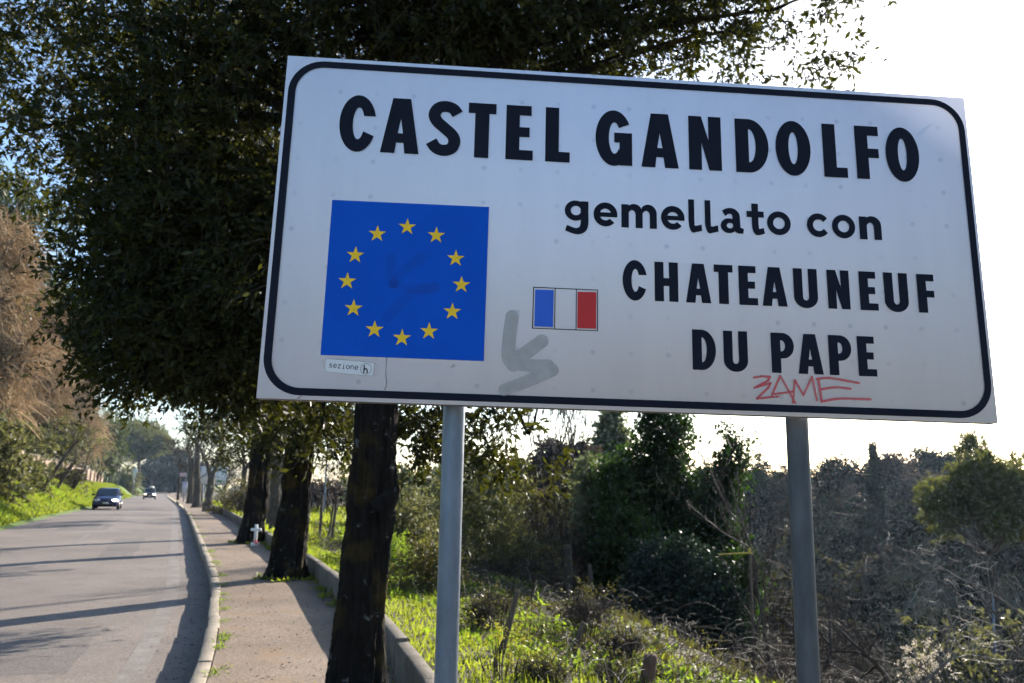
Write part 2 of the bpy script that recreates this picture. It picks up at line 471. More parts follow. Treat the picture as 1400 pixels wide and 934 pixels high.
YS = np.concatenate([np.arange(-30, 60, 0.75), np.arange(60, 160, 2.5), np.arange(160, 415, 8)])
dR = np.concatenate([[PAVE_W + .04, PAVE_W + .21, PAVE_W + .5], np.arange(PAVE_W + 1, 20, .6), np.arange(20, 60, 1.6), np.arange(60, 260, 5), [320, 450, 700, 1200]])
YG = np.concatenate([np.arange(-30, 60, 0.75), np.arange(60, 160, 2.5), np.arange(160, 415, 8)])
g = put('ground', sheet(dR, YG, lambda D, Y, X, Yw: np.where(D < PAVE_W + .1, ROAD_Z - .4 + dip(Yw), ground_z(X, Yw))), M['soil'], smooth=True)
tag(g, kind='structure')
dL = -np.concatenate([[ROAD_W - .5, ROAD_W - .15, ROAD_W + .05], ROAD_W + np.concatenate([np.arange(.3, 8, .4), np.arange(8, 40, 2), [50, 80, 150, 300, 700]])])[::-1]
def zl(D, Y, X, Yw):
    z = ground_z(X, Yw)
    return np.where(D > -ROAD_W - .04, ROAD_Z + dip(Yw) - .12 + .1 * (D < -ROAD_W + .2), z)
tag(put('grass_bank', sheet(dL, YG, zl), M['bank'], smooth=True), kind='structure')
road = put('road', sheet(np.linspace(-ROAD_W - .3, 0.02, 12), YS, lambda D, Y, X, Yw: ROAD_Z + dip(Yw) - .012 * np.abs(D + 3.2)), M['road'], smooth=True)
tag(road, kind='structure')
# the worn edge line and the faint centre line
def line_on_road(d0, d1, y0, y1, wob=0.0):
    ys = np.arange(y0, y1, .75 if y1 - y0 > 6 else .4)
    return sheet([d0, d1], ys, lambda D, Y, X, Yw: ROAD_Z + dip(Yw) - .012 * np.abs(D + 3.2) + .0018)
for (d0, d1, y0, y1) in ((-3.0, -1.2, 8.5, 11.0), (-5.6, -4.2, 12.5, 19.0), (-2.3, -1.5, 20.0, 27.0), (-4.6, -2.9, 31.0, 35.0)):
    ysp = np.linspace(y0, y1, 9); rj = np.random.default_rng(int(y0 * 10))
    aa = sheet(np.linspace(d0, d1, 6), ysp, lambda D, Y, X, Yw: ROAD_Z + dip(Yw) - .012 * np.abs(D + 3.2) + .0015)
    aa.v[0][:, :2] += rj.normal(size=(len(aa.v[0]), 2)) * .03
    put('asphalt_patch', aa, M['road_patch'], road)
put('edge_line', line_on_road(-.72, -.50, 1, 120), M['paint'], road)
for y0 in range(4, 110, 7):
    put('centre_line', line_on_road(-3.30, -3.20, y0, y0 + 4.3), M['paint'], road)

pave = put('pavement', sheet(np.linspace(.14, PAVE_W + .1, 8), YS, lambda D, Y, X, Yw: dip(Yw) + .012 * np.sin(Yw * 1.1) * np.sin(D * 2.2) - .004), M['pave'], smooth=True)
tag(pave, kind='structure')

def swept_block(d0, d1, ya, yb, zlo, zhi, b, rg, jit=.003):
    """one stone laid along the kerb's curve, its top edges chamfered, its ends square"""
    ys = np.linspace(ya, yb, 4)
    prof = [(d0, zlo), (d0, zhi - b), (d0 + b, zhi), (d1 - b, zhi), (d1, zhi - b), (d1, zlo)]
    dj = rg.normal() * jit; zj = rg.normal() * jit; tl = rg.normal() * jit * .6
    V = []
    for k, yy in enumerate(ys):
        for d, z in prof:
            x, w = offs(d + dj + rg.normal() * .0012, yy); V.append([x, w, z + zj + tl * (k - 1.5) / 1.5 + float(dip(yy)) + (rg.normal() * .0012 if z > zlo else 0)])
    n = len(prof); F = []
    for k in range(3):
        for m in range(n):
            F.append([k * n + m, k * n + (m + 1) % n, k * n + n + (m + 1) % n, k * n + n + m])
    a = Acc().add(np.array(V), F)
    a.add(np.array(V[:n]), [list(range(n))[::-1]]); a.add(np.array(V[-n:]), [list(range(n))])
    return a
def along(d, y, step):
    """next depth after a step of metres along the line d metres right of the kerb"""
    yn = y + step
    for _ in range(4):
        a = np.array(offs(d, y)); b_ = np.array(offs(d, yn)); yn = y + (yn - y) * step / np.linalg.norm(b_ - a)
    return float(yn)
rng = np.random.default_rng(5)
y = 0.0
while y < 62:
    yn = along(.07, y, .9)
    put('kerb_stone', swept_block(.0, .13, y, yn - .009, ROAD_Z - .1, .006, .010, rng, .005), M['kerb'], pave)
    y = yn
put('kerb_edge', sheet([0, .14], np.arange(62, 400, 4), lambda D, Y, X, Yw: dip(Yw) + .005), M['kerb'], pave)

# the low concrete wall along the pavement
wall = thing('low_wall', 'low mossy concrete wall edging the pavement along the grassy slope', 'wall', (*[float(c) for c in offs(PAVE_W + .06, 3.0)], 0.0))
y = 0.0
while y < 72:
    yn = along(PAVE_W + .06, y, 1.5)
    put('concrete_block', swept_block(PAVE_W, PAVE_W + WALL_T, y, yn - .010, -.3, .285, .014, rng, .007), M['concrete'], wall)
    y = yn

# ------------------------------------------------------------------ the town sign
SW, SH, SD = 2.0, 0.979, 0.030
def sign_face_mat():
    m, nt, bs, out = new_mat('sign_white_film')
    tc = N_(nt, 'ShaderNodeTexCoord')
    # faint dimples of the film in a staggered grid, streaks and dirt
    mp = N_(nt, 'ShaderNodeMapping'); mp.inputs['Scale'].default_value = (9.7, 9.7, 0)
    nt.links.new(tc.outputs['Object'], mp.inputs[0])
    fr = N_(nt, 'ShaderNodeVectorMath', operation='FRACTION'); nt.links.new(mp.outputs[0], fr.inputs[0])
    di = N_(nt, 'ShaderNodeVectorMath', operation='DISTANCE'); nt.links.new(fr.outputs[0], di.inputs[0]); di.inputs[1].default_value = (.5, .5, 0)
    rd = ramp(nt, di.outputs['Value'], [(.045, (1, 1, 1)), (.085, (0, 0, 0))])
    nm = N_(nt, 'ShaderNodeTexNoise', Scale=6.0, Detail=2.0); nt.links.new(tc.outputs['Object'], nm.inputs['Vector'])
    rm = ramp(nt, nm.outputs[0], [(.40, (0, 0, 0)), (.6, (.45, .45, .45))])
    mu = N_(nt, 'ShaderNodeMath', operation='MULTIPLY'); nt.links.new(rd.outputs[0], mu.inputs[0]); nt.links.new(rm.outputs[0], mu.inputs[1])
    n1 = N_(nt, 'ShaderNodeTexNoise', Scale=2.2, Detail=6.0, Roughness=.65)
    mp2 = N_(nt, 'ShaderNodeMapping'); mp2.inputs['Scale'].default_value = (5, .6, 1)
    nt.links.new(tc.outputs['Object'], mp2.inputs[0]); nt.links.new(mp2.outputs[0], n1.inputs['Vector'])
    r1 = ramp(nt, n1.outputs[0], [(.3, (.72, .70, .775)), (.6, (.755, .735, .81))])
    mx = N_(nt, 'ShaderNodeMix', data_type='RGBA'); nt.links.new(mu.outputs[0], mx.inputs[0]); nt.links.new(r1.outputs[0], mx.inputs[6]); mx.inputs[7].default_value = (.40, .42, .50, 1)
    n2 = N_(nt, 'ShaderNodeTexNoise', Scale=55.0, Detail=2.0); nt.links.new(tc.outputs['Object'], n2.inputs['Vector'])
    r2 = ramp(nt, n2.outputs[0], [(.74, (1, 1, 1)), (.80, (.55, .54, .52))])
    mx2 = N_(nt, 'ShaderNodeMix', data_type='RGBA', blend_type='MULTIPLY'); mx2.inputs[0].default_value = .5
    nt.links.new(mx.outputs[2], mx2.inputs[6]); nt.links.new(r2.outputs[0], mx2.inputs[7])
    nt.links.new(mx2.outputs[2], bs.inputs['Base Color'])
    bs.inputs['Roughness'].default_value = .55; bs.inputs['Specular IOR Level'].default_value = .25
    return m
M['sign'] = sign_face_mat()
M['ink'] = noise_mat('sign_black_film', [(.3, (.007, .009, .018)), (.7, (.011, .013, .024))], 6, .75, spec=.12)
M['eu_blue'] = noise_mat('sign_blue_film', [(.3, (.002, .075, .46)), (.7, (.003, .088, .52))], 5, .7, spec=.12)
M['eu_yellow'] = noise_mat('sign_yellow_film', [(.3, (.85, .50, .010)), (.7, (.90, .55, .015))], 30, .5, spec=.3)
M['fr_blue'] = plain('flag_blue_film', (.012, .095, .52), .5, var=.06)
M['fr_red'] = plain('flag_red_film', (.52, .018, .018), .6, var=.06)
M['sticker'] = plain('sticker_paper', (.70, .68, .68), .6, var=.04)
M['sign_edge'] = noise_mat('sign_rim_metal', [(.3, (.10, .10, .115)), (.7, (.18, .18, .20))], 12, .5, metal=.6)
M['galv'] = noise_mat('galvanised_steel', [(.3, (.105, .130, .175)), (.7, (.175, .205, .26))], 22, .45, .12, 60, metal=.5, spec=.5, stretch=(1, 1, .3))

M['galv_dark'] = noise_mat('darker_steel', [(.3, (.055, .06, .07)), (.7, (.10, .108, .122))], 22, .55, .12, 60, metal=.4, spec=.4, stretch=(1, 1, .3))  # darker steel colour, used on the right post

def translucent_paint(name, c, a, scale=14):
    m, nt, bs, out = new_mat(name)
    bs.inputs['Base Color'].default_value = (*c, 1); bs.inputs['Roughness'].default_value = .6
    tc = N_(nt, 'ShaderNodeTexCoord'); no = N_(nt, 'ShaderNodeTexNoise', Scale=scale, Detail=4.0); nt.links.new(tc.outputs['Object'], no.inputs['Vector'])
    mr = N_(nt, 'ShaderNodeMapRange'); mr.inputs[1].default_value = .3; mr.inputs[2].default_value = .7
    mr.inputs[3].default_value = a * .7; mr.inputs[4].default_value = min(1, a * 1.3)
    nt.links.new(no.outputs[0], mr.inputs[0]); nt.links.new(mr.outputs[0], bs.inputs['Alpha'])
    return m
M['grey_spray'] = translucent_paint('grey_cover_spray', (.45, .415, .395), .66)
M['dark_spray'] = translucent_paint('dark_cover_spray', (.004, .03, .20), .09)
M['red_spray'] = translucent_paint('red_marker_paint', (.60, .06, .075), .72, 60)
M['drip'] = translucent_paint('grey_drip', (.22, .21, .21), .6, 30)

BL = np.array([-.65657, 2.06873, .21391 + EYE])
SX = np.array([.9974617, .07061505, -.00914694]); SY = np.array([.00666478, .03530656, .99935431]); SN = np.cross(SX, SY)
SXY = np.stack([SX, SY, SN], 1)
lp_top = P(619.8, 558, 2.175); rp_top = P(1094.5, 575, 2.235)
sign = thing('town_sign', 'large white town name sign with blue star flag on two grey posts', 'sign', ((lp_top[0] + rp_top[0]) / 2, 2.2, 0.0))
SM = Matrix([list(r) + [0] for r in SXY.tolist()] + [[0, 0, 0, 1]])
SM.translation = Vector(BL.tolist()) - sign.location
def on_sign(name, acc, mat, parent=None, label=None):
    o = put(name, acc, mat, parent or sign, local=True)
    if parent is None: o.matrix_local = SM
    if label: o['label'] = label
    return o

LVL = [0.0012]
def flat(polys, w=None):
    """flat filled outlines [(outer, holes...)] on the sign plane"""
    a = Acc()
    z = LVL[0] if w is None else w
    for loops in polys:
        L3 = [[Vector((p[0], p[1], 0)) for p in lp] for lp in loops]
        tri = tessellate_polygon(L3)
        pts = np.array([[p.x, p.y, z] for lp in L3 for p in lp])
        T = []
        for t in tri:
            A, B, C = (pts[k] for k in t)
            cr = (B[0] - A[0]) * (C[1] - A[1]) - (B[1] - A[1]) * (C[0] - A[0])
            T.append(list(t) if cr > 0 else [t[0], t[2], t[1]])
        a.add(pts, T)
        z += 0.00006
    return a

def ell(cx, cy, rx, ry, a0=0, a1=360, n=40):
    t = np.radians(np.linspace(a0, a1, n, endpoint=(abs(a1 - a0) < 359.9)))
    return [(cx + rx * math.cos(k), cy + ry * math.sin(k)) for k in t]

def ribbon(pts, hw, cap=False, smooth=True, ax=1.0, ay=1.0):
    """outline of a thick stroke along pts; hw one half width or one for each point"""
    p = np.array(pts, float)
    h = np.broadcast_to(np.asarray(hw, float), (len(p),)).astype(float)
    if smooth and len(p) > 2:
        q = np.vstack([2 * p[0] - p[1], p, 2 * p[-1] - p[-2]]); hh = []; o = []
        for k in range(1, len(q) - 2):
            for t in np.linspace(0, 1, 7, endpoint=False):
                a, b, c, d = q[k - 1], q[k], q[k + 1], q[k + 2]
                o.append(.5 * (2 * b + (c - a) * t + (2 * a - 5 * b + 4 * c - d) * t * t + (3 * b - a - 3 * c + d) * t ** 3))
                hh.append(h[k - 1] * (1 - t) + h[k] * t)
        o.append(p[-1]); hh.append(h[-1]); p = np.array(o); h = np.array(hh)
    t = np.gradient(p, axis=0); t = nrm(t); n = np.stack([-t[:, 1], t[:, 0]], 1)
    L = p + n * h[:, None]; Rr = p - n * h[:, None]
    out = [tuple(x) for x in L]
    if cap:
        a0 = math.atan2(n[-1, 1], n[-1, 0])
        out += [(p[-1, 0] + h[-1] * math.cos(a0 - k), p[-1, 1] + h[-1] * math.sin(a0 - k)) for k in np.linspace(.2, math.pi - .2, 7)]
    out += [tuple(x) for x in Rr[::-1]]
    if cap:
        a0 = math.atan2(-n[0, 1], -n[0, 0])
        out += [(p[0, 0] + h[0] * math.cos(a0 - k), p[0, 1] + h[0] * math.sin(a0 - k)) for k in np.linspace(.2, math.pi - .2, 7)]
    return out

def ringsec(o, oa, i, ia, n=36):
    return ell(*o, *oa, n) + ell(*i, *ia, n)[::-1]

def glyph(ch):
    """outlines in a unit box, the width stretched later"""
    R4 = lambda x0, y0, x1, y1: [(x0, y0), (x1, y0), (x1, y1), (x0, y1)]
    if ch == 'C':
        return [[ringsec((.5, .5, .5, .515), (16, 335), (.52, .5, .155, .29), (29, 331))]]
    if ch == 'O':
        return [[ell(.5, .5, .5, .515), ell(.5, .5, .13, .30)]]
    if ch == 'G':
        return [[ringsec((.5, .5, .5, .515), (31, 300), (.52, .5, .155, .29), (40, 320))], [R4(.655, 0, 1, .60)], [R4(.51, .42, .70, .60)]]
    if ch == 'A':
        return [[[(0, 0), (.37, 0), (.405, .19), (.595, .19), (.63, 0), (1, 0), (.735, 1), (.265, 1)], [(.43, .36), (.57, .36), (.5, .63)]]]
    if ch == 'S':
        q = .565                                   # width over height, so the stroke keeps its weight
        pts = [(.87, .77), (.74, .865), (.52, .903), (.30, .865), (.195, .745), (.27, .625), (.50, .505), (.73, .385), (.805, .265), (.72, .14), (.49, .097), (.27, .14), (.13, .25)]
        rb = ribbon([(x * q, y) for x, y in pts], .1)
        return [[[(x / q, y) for x, y in rb]]]
    if ch == 'T': return [[R4(0, .81, 1, 1)], [R4(.245, 0, .755, .9)]]
    if ch == 'E': return [[[(0, 0), (1, 0), (1, .18), (.5, .18), (.5, .42), (.87, .42), (.87, .60), (.5, .60), (.5, .82), (.93, .82), (.93, 1), (0, 1)]]]
    if ch == 'F': return [[[(0, 0), (.53, 0), (.53, .40), (.97, .40), (.97, .575), (.53, .575), (.53, .82), (1, .82), (1, 1), (0, 1)]]]
    if ch == 'L': return [[[(0, 0), (1, 0), (1, .185), (.55, .185), (.55, 1), (0, 1)]]]
    if ch == 'N': return [[[(0, 0), (.39, 0), (.39, .50), (.615, 0), (1, 0), (1, 1), (.61, 1), (.61, .55), (.395, 1), (0, 1)]]]
    if ch == 'H': return [[[(0, 0), (.385, 0), (.385, .39), (.615, .39), (.615, 0), (1, 0), (1, 1), (.615, 1), (.615, .59), (.385, .59), (.385, 1), (0, 1)]]]
    if ch == 'U': return [[[(0, 1)] + ell(.5, .27, .5, .285, 180, 360, 24) + [(1, 1), (.625, 1)] + ell(.5, .27, .125, .09, 360, 180, 14) + [(.375, 1)]]]
    if ch == 'D': return [[[(0, 0)] + ell(.4, .5, .6, .5, -90, 90, 28) + [(0, 1)], [(.40, .19)] + ell(.41, .5, .20, .31, -90, 90, 20) + [(.40, .81)]]]
    if ch == 'P': return [[[(0, 0), (.41, 0), (.41, .36)] + ell(.5, .68, .5, .32, -90, 90, 24) + [(0, 1)], [(.41, .535)] + ell(.45, .675, .16, .14, -90, 90, 14) + [(.41, .815)]]]
    # lower case: x height = 1, descender below 0, ascender above 1
    if ch == 'o': return [[ell(.5, .5, .5, .5), ell(.5, .5, .245, .245)]]
    if ch == 'c': return [[ringsec((.53, .5, .53, .5), (38, 322), (.55, .5, .27, .245), (36, 324))]]
    if ch == 'e': return [[ringsec((.5, .5, .5, .5), (-8, 318), (.5, .5, .24, .245), (8, 318))], [R4(.2, .40, .99, .585)]]
    if ch == 'n': return [[R4(0, 0, .34, .97)], [[(.66, 0), (1, 0), (1, .60)] + ell(.58, .60, .42, .40, 0, 140, 16) + [(.30, .6)] + ell(.50, .52, .16, .20, 150, 0, 12)]]
    if ch == 'm':
        a = [[R4(0, 0, .21, .97)]]
        for x in (.0, .40):
            a.append([[(x + .40, 0), (x + .60, 0), (x + .60, .62)] + ell(x + .36, .62, .24, .38, 0, 140, 16) + [(x + .18, .6)] + ell(x + .30, .54, .10, .20, 150, 0, 12)])
        return a
    if ch == 'l': return [[ribbon([(.21, 1.32), (.21, .8), (.21, .35), (.30, .13), (.52, .085), (.98, .15)], [.22, .22, .22, .2, .13, .13])]]
    if ch == 't': return [[ribbon([(.48, 1.28), (.48, .8), (.48, .36), (.55, .14), (.72, .09), (.98, .15)], [.19, .19, .19, .18, .13, .12])], [R4(0, .70, .98, .955)]]
    if ch == 'a': return [[ribbon([(.14, .80), (.30, .90), (.52, .90), (.66, .76), (.68, .5), (.70, .22), (.78, .12), (.98, .08)], [.13, .12, .13, .16, .165, .165, .14, .10])], [ell(.36, .29, .36, .31), ell(.40, .295, .14, .115)]]
    if ch == 'g': return [[ell(.46, .60, .46, .42), ell(.47, .60, .215, .195)], [ribbon([(.83, 1.0), (.83, .6), (.83, .05), (.72, -.18), (.46, -.25), (.06, -.13)], [.165, .165, .165, .15, .125, .12])]]
    return []

def letter(ch, u0, u1, v0, v1, mat='ink', name='letter'):
    w = u1 - u0; h = v1 - v0
    if ch in 'Ssl': pass
    polys = [[[(u0 + p[0] * w, v0 + p[1] * h) for p in lp] for lp in sh] for sh in glyph(ch)]
    return on_sign(name, flat(polys), M[mat])

# panel with a folded rim, border, film
panel = on_sign('sign_panel', Acc().box((SW / 2, SH / 2, -.0015), (SW, SH, .003)), M['sign'])
rim = Acc()
for (c, s) in (((SW / 2, .0015, -SD / 2 - .003), (SW, .003, SD)), ((SW / 2, SH - .0015, -SD / 2 - .003), (SW, .003, SD)),
               ((.0015, SH / 2, -SD / 2 - .003), (.003, SH - .006, SD)), ((SW - .0015, SH / 2, -SD / 2 - .003), (.003, SH - .006, SD))):
    rim.box(c, s)
on_sign('rim', rim, M['sign_edge'])
for v in (.26, .72):
    a = Acc().box((SW / 2, v, -.022), (SW - .05, .045, .034)); on_sign('rail', a, M['galv'])
def rrect(x0, y0, x1, y1, r, n=12):
    return ell(x1 - r, y0 + r, r, r, -90, 0, n) + ell(x1 - r, y1 - r, r, r, 0, 90, n) + ell(x0 + r, y1 - r, r, r, 90, 180, n) + ell(x0 + r, y0 + r, r, r, 180, 270, n)
on_sign('border', flat([[rrect(.0095, .0105, SW - .0085, SH - .0115, .098), rrect(.030, .030, SW - .028, SH - .031, .078)]]), M['ink'])

for ch, a, b in [('C', .1582, .2600), ('A', .2749, .3821), ('S', .4030, .4990), ('T', .5175, .5963), ('E', .6250, .7026), ('L', .7378, .8078), ('G', .8817, .9873), ('A', 1.0140, 1.1221), ('N', 1.1528, 1.2484), ('D', 1.2901, 1.3884), ('O', 1.4094, 1.5139), ('L', 1.5511, 1.6219), ('F', 1.6495, 1.7212), ('O', 1.7405, 1.8420)]:
    letter(ch, a, b, .6995, .8665)
for ch, a, b in [('g', .7953, .8623), ('e', .8764, .9439), ('m', .9553, 1.0560), ('e', 1.0681, 1.1357), ('l', 1.1475, 1.1855), ('l', 1.1945, 1.2325), ('a', 1.2392, 1.3060), ('t', 1.3151, 1.3660), ('o', 1.3740, 1.4429), ('c', 1.4902, 1.5537), ('o', 1.5639, 1.6321), ('n', 1.6447, 1.7096)]:
    letter(ch, a, b, .5140, .5850)
for ch, a, b in [('C', .9578, 1.0265), ('H', 1.0475, 1.1134), ('A', 1.1347, 1.2056), ('T', 1.2150, 1.2685), ('E', 1.2850, 1.3381), ('A', 1.3510, 1.4222), ('U', 1.4418, 1.5104), ('N', 1.5392, 1.6028), ('E', 1.6319, 1.6841), ('U', 1.7041, 1.7735), ('F', 1.8014, 1.8515)]:
    letter(ch, a, b, .3050, .4180)
for ch, a, b in [('D', 1.1490, 1.2144), ('U', 1.2358, 1.3030), ('P', 1.3690, 1.4336), ('A', 1.4433, 1.5142), ('P', 1.5318, 1.5963), ('E', 1.6140, 1.6660)]:
    letter(ch, a, b, .1172, .2294)

eu = on_sign('star_flag', flat([[[(.1548, .1190), (.5830, .1190), (.5838, .5540), (.1546, .5515)]]]), M['eu_blue'], label='blue square with a ring of twelve yellow stars')
for (u, v) in [(.3624, .4854), (.4422, .4652), (.4979, .4018), (.5159, .328), (.4945, .2524), (.4347, .1955), (.3642, .1746), (.2908, .1945), (.2321, .2501), (.2105, .3241), (.2277, .398), (.2826, .4612)]:
    st = []
    for k in range(10):
        r = .0250 if k % 2 == 0 else .0250 * .385
        an = math.pi / 2 + k * math.pi / 5
        st.append((u + r * math.cos(an), v - .0015 + r * math.sin(an)))
    on_sign('star', flat([[st]], .0022), M['eu_yellow'], eu)
for k, pts in enumerate(([(.324, .393), (.3232, .353), (.332, .322)], [(.406, .4004), (.3637, .3617), (.3346, .3208)], [(.448, .3194), (.3803, .2901), (.3215, .2258)], [(.4421, .3125), (.3729, .3094), (.3346, .3208)])):
    on_sign('spray_mark', flat([[ribbon(pts, .014, True)]], .0030 + k * .0002), M['dark_spray'], eu)

fr = on_sign('tricolour_flag', flat([[[(.7100, .2133), (.8893, .2133), (.8896, .3298), (.7112, .3298)], [(.7126, .2155), (.8870, .2155), (.8874, .3276), (.7136, .3276)]]]), M['ink'], label='small framed flag with blue, white and red stripes')
on_sign('divider', flat([[[(.7700, .2156), (.7722, .2156), (.7726, .3275), (.7704, .3275)]]], .0014), M['ink'], fr)
on_sign('divider', flat([[[(.8284, .2156), (.8306, .2156), (.8309, .3275), (.8287, .3275)]]], .0014), M['ink'], fr)
on_sign('blue_stripe', flat([[[(.7162, .2195), (.7666, .2195), (.7674, .3232), (.7168, .3226)]]], .0014), M['fr_blue'], fr)
on_sign('red_stripe', flat([[[(.8328, .2195), (.8841, .2195), (.8850, .3225), (.8333, .3218)]]], .0014), M['fr_red'], fr)

for k, pts in enumerate(([(.6557, .2441), (.6490, .178), (.6489, .1333), (.6620, .1110)], [(.7369, .1795), (.6905, .143), (.6620, .1250)], [(.7551, .1131), (.7080, .1120), (.6634, .1137)], [(.7673, .1015), (.7003, .0689), (.6400, .0440)])):
    on_sign('grey_spray', flat([[ribbon(pts, (.0185 if k < 2 else .0165), True)]], .0016 + k * .0002), M['grey_spray'])
red = {'z': [(1.317, .1019), (1.3406, .1061), (1.3627, .1056), (1.3569, .0948), (1.3173, .0735)], 'z2': [(1.3173, .0735), (1.3633, .0884), (1.3561, .0749), (1.3229, .0442), (1.355, .0486), (1.3832, .0522)],
       'a': [(1.3653, .0555), (1.391, .1093), (1.4293, .0368)], 'a2': [(1.3721, .0584), (1.424, .0668)], 'm': [(1.4226, .0365), (1.4309, .0988), (1.4531, .0586), (1.48, .1092), (1.4901, .0454)],
       'e': [(1.4939, .1044), (1.5327, .1079), (1.6108, .0974)], 'e1': [(1.4972, .1032), (1.5033, .0426)], 'e2': [(1.5004, .0755), (1.5448, .083), (1.5866, .0806)], 'e3': [(1.5033, .0426), (1.5565, .0524), (1.6404, .0533)]}
for k, pts in enumerate(red.values()):
    segs = [pts] if k in (5, 7, 8) else [pts[j:j + 2] for j in range(len(pts) - 1)]
    a = Acc()
    for j, sgm in enumerate(segs):
        b = flat([[ribbon(sgm, .0030 if k < 5 else .0034, True)]], .0017 + k * .00012 + j * .00002)
        a.add(b.v[0], b.f[0])
    on_sign('red_scrawl', a, M['red_spray'])

# sticker with its small print
stk = on_sign('sticker', flat([[[(.1700, .0747), (.2931, .0682), (.2961, .1023), (.1702, .1092)]]], .0012), M['sticker'], label='small pale sticker with dark lettering below the flag')
def strokes(name, lines, hw, z, mat, parent):
    a = Acc()
    for j, l in enumerate(lines):
        b = flat([[ribbon(l, hw, False)]], z + j * .00002); a.add(b.v[0], b.f[0])
    return on_sign(name, a, mat, parent)
small = {'s': [[(.8, .8), (.5, 1), (.15, .8), (.5, .52), (.85, .25), (.5, 0), (.1, .2)]], 'e': [[(.1, .5), (.9, .5), (.75, .92), (.4, 1), (.1, .7), (.1, .3), (.4, 0), (.85, .15)]],
         'z': [[(.1, 1), (.85, 1)], [(.85, 1), (.1, 0)], [(.1, 0), (.9, 0)]], 'i': [[(.5, 1), (.5, 0)], [(.2, 0), (.8, 0)], [(.5, 1.45), (.5, 1.3)]],
         'o': [[(.5, 1), (.1, .7), (.1, .3), (.5, 0), (.9, .3), (.9, .7), (.5, 1)]], 'n': [[(.1, 1), (.1, 0)], [(.1, .7), (.5, 1), (.85, .75), (.88, 0)]], 'h': [[(.12, 1.9), (.1, 0)], [(.1, .75), (.5, 1.05), (.88, .75), (.9, -.05)]]}
u = .1790
for k, ch in enumerate('sezione'):
    v0 = .0868 - .0035 * k / 6
    strokes('print', [[(u + p[0] * .0088, v0 + p[1] * .0098) for p in l] for l in small[ch]], .00085, .0016, M['ink'], stk)
    u += .01115
strokes('print', [[(.2690 + p[0] * .0105, .0750 + p[1] * .0112) for p in l] for l in small['h']], .0016, .0016, M['ink'], stk)
strokes('print', [ell(.2750, .0862, .0140, .0140, 0, 359, 30)], .00045, .0018, M['ink'], stk)
strokes('sticker_line', [[(.1715, .0755), (.2921, .0692), (.2950, .1014), (.1717, .1080), (.1715, .0757)]], .0003, .0016, M['drip'], stk)
strokes('drip', [[(.3264, .1180), (.3272, .0777), (.3300, .0486), (.3270, .0325)]], .0014, .0014, M['drip'], sign).matrix_local = SM
strokes('scratch', [[(.497, .098), (.505, .108)], [(.501, .097), (.508, .106)]], .0011, .0014, M['drip'], sign).matrix_local = SM
strokes('scratch', [[(.104, .0028), (.109, .0045), (.114, .0095)]], .0008, .0018, M['ink'], sign).matrix_local = SM

# posts of galvanised tube, caps, and clamps on the rails behind the panel
for q in (lp_top, rp_top):
    r = .0302
    z1 = BL[2] + SH - .06
    gz = 0.0 if dperp(q[0], q[1]) < PAVE_W else float(ground_z(q[0], q[1]))
    zz = np.array([gz - .3, 0.8, 1.6, 2.2, z1])
    off = np.array([0.012, 0.020, 0])
    pp = np.stack([np.full(5, q[0]), np.full(5, q[1]) + .030, zz], 1)[None]
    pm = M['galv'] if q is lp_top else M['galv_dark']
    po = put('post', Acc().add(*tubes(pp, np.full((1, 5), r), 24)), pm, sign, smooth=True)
    c = Acc().add(*tubes(np.array([[[q[0], q[1] + .03, z1], [q[0], q[1] + .03, z1 + .008], [q[0], q[1] + .03, z1 + .010]]]), np.array([[r + .002, r + .002, .001]]), 20))
    put('post_cap', c, M['sign_edge'], po)

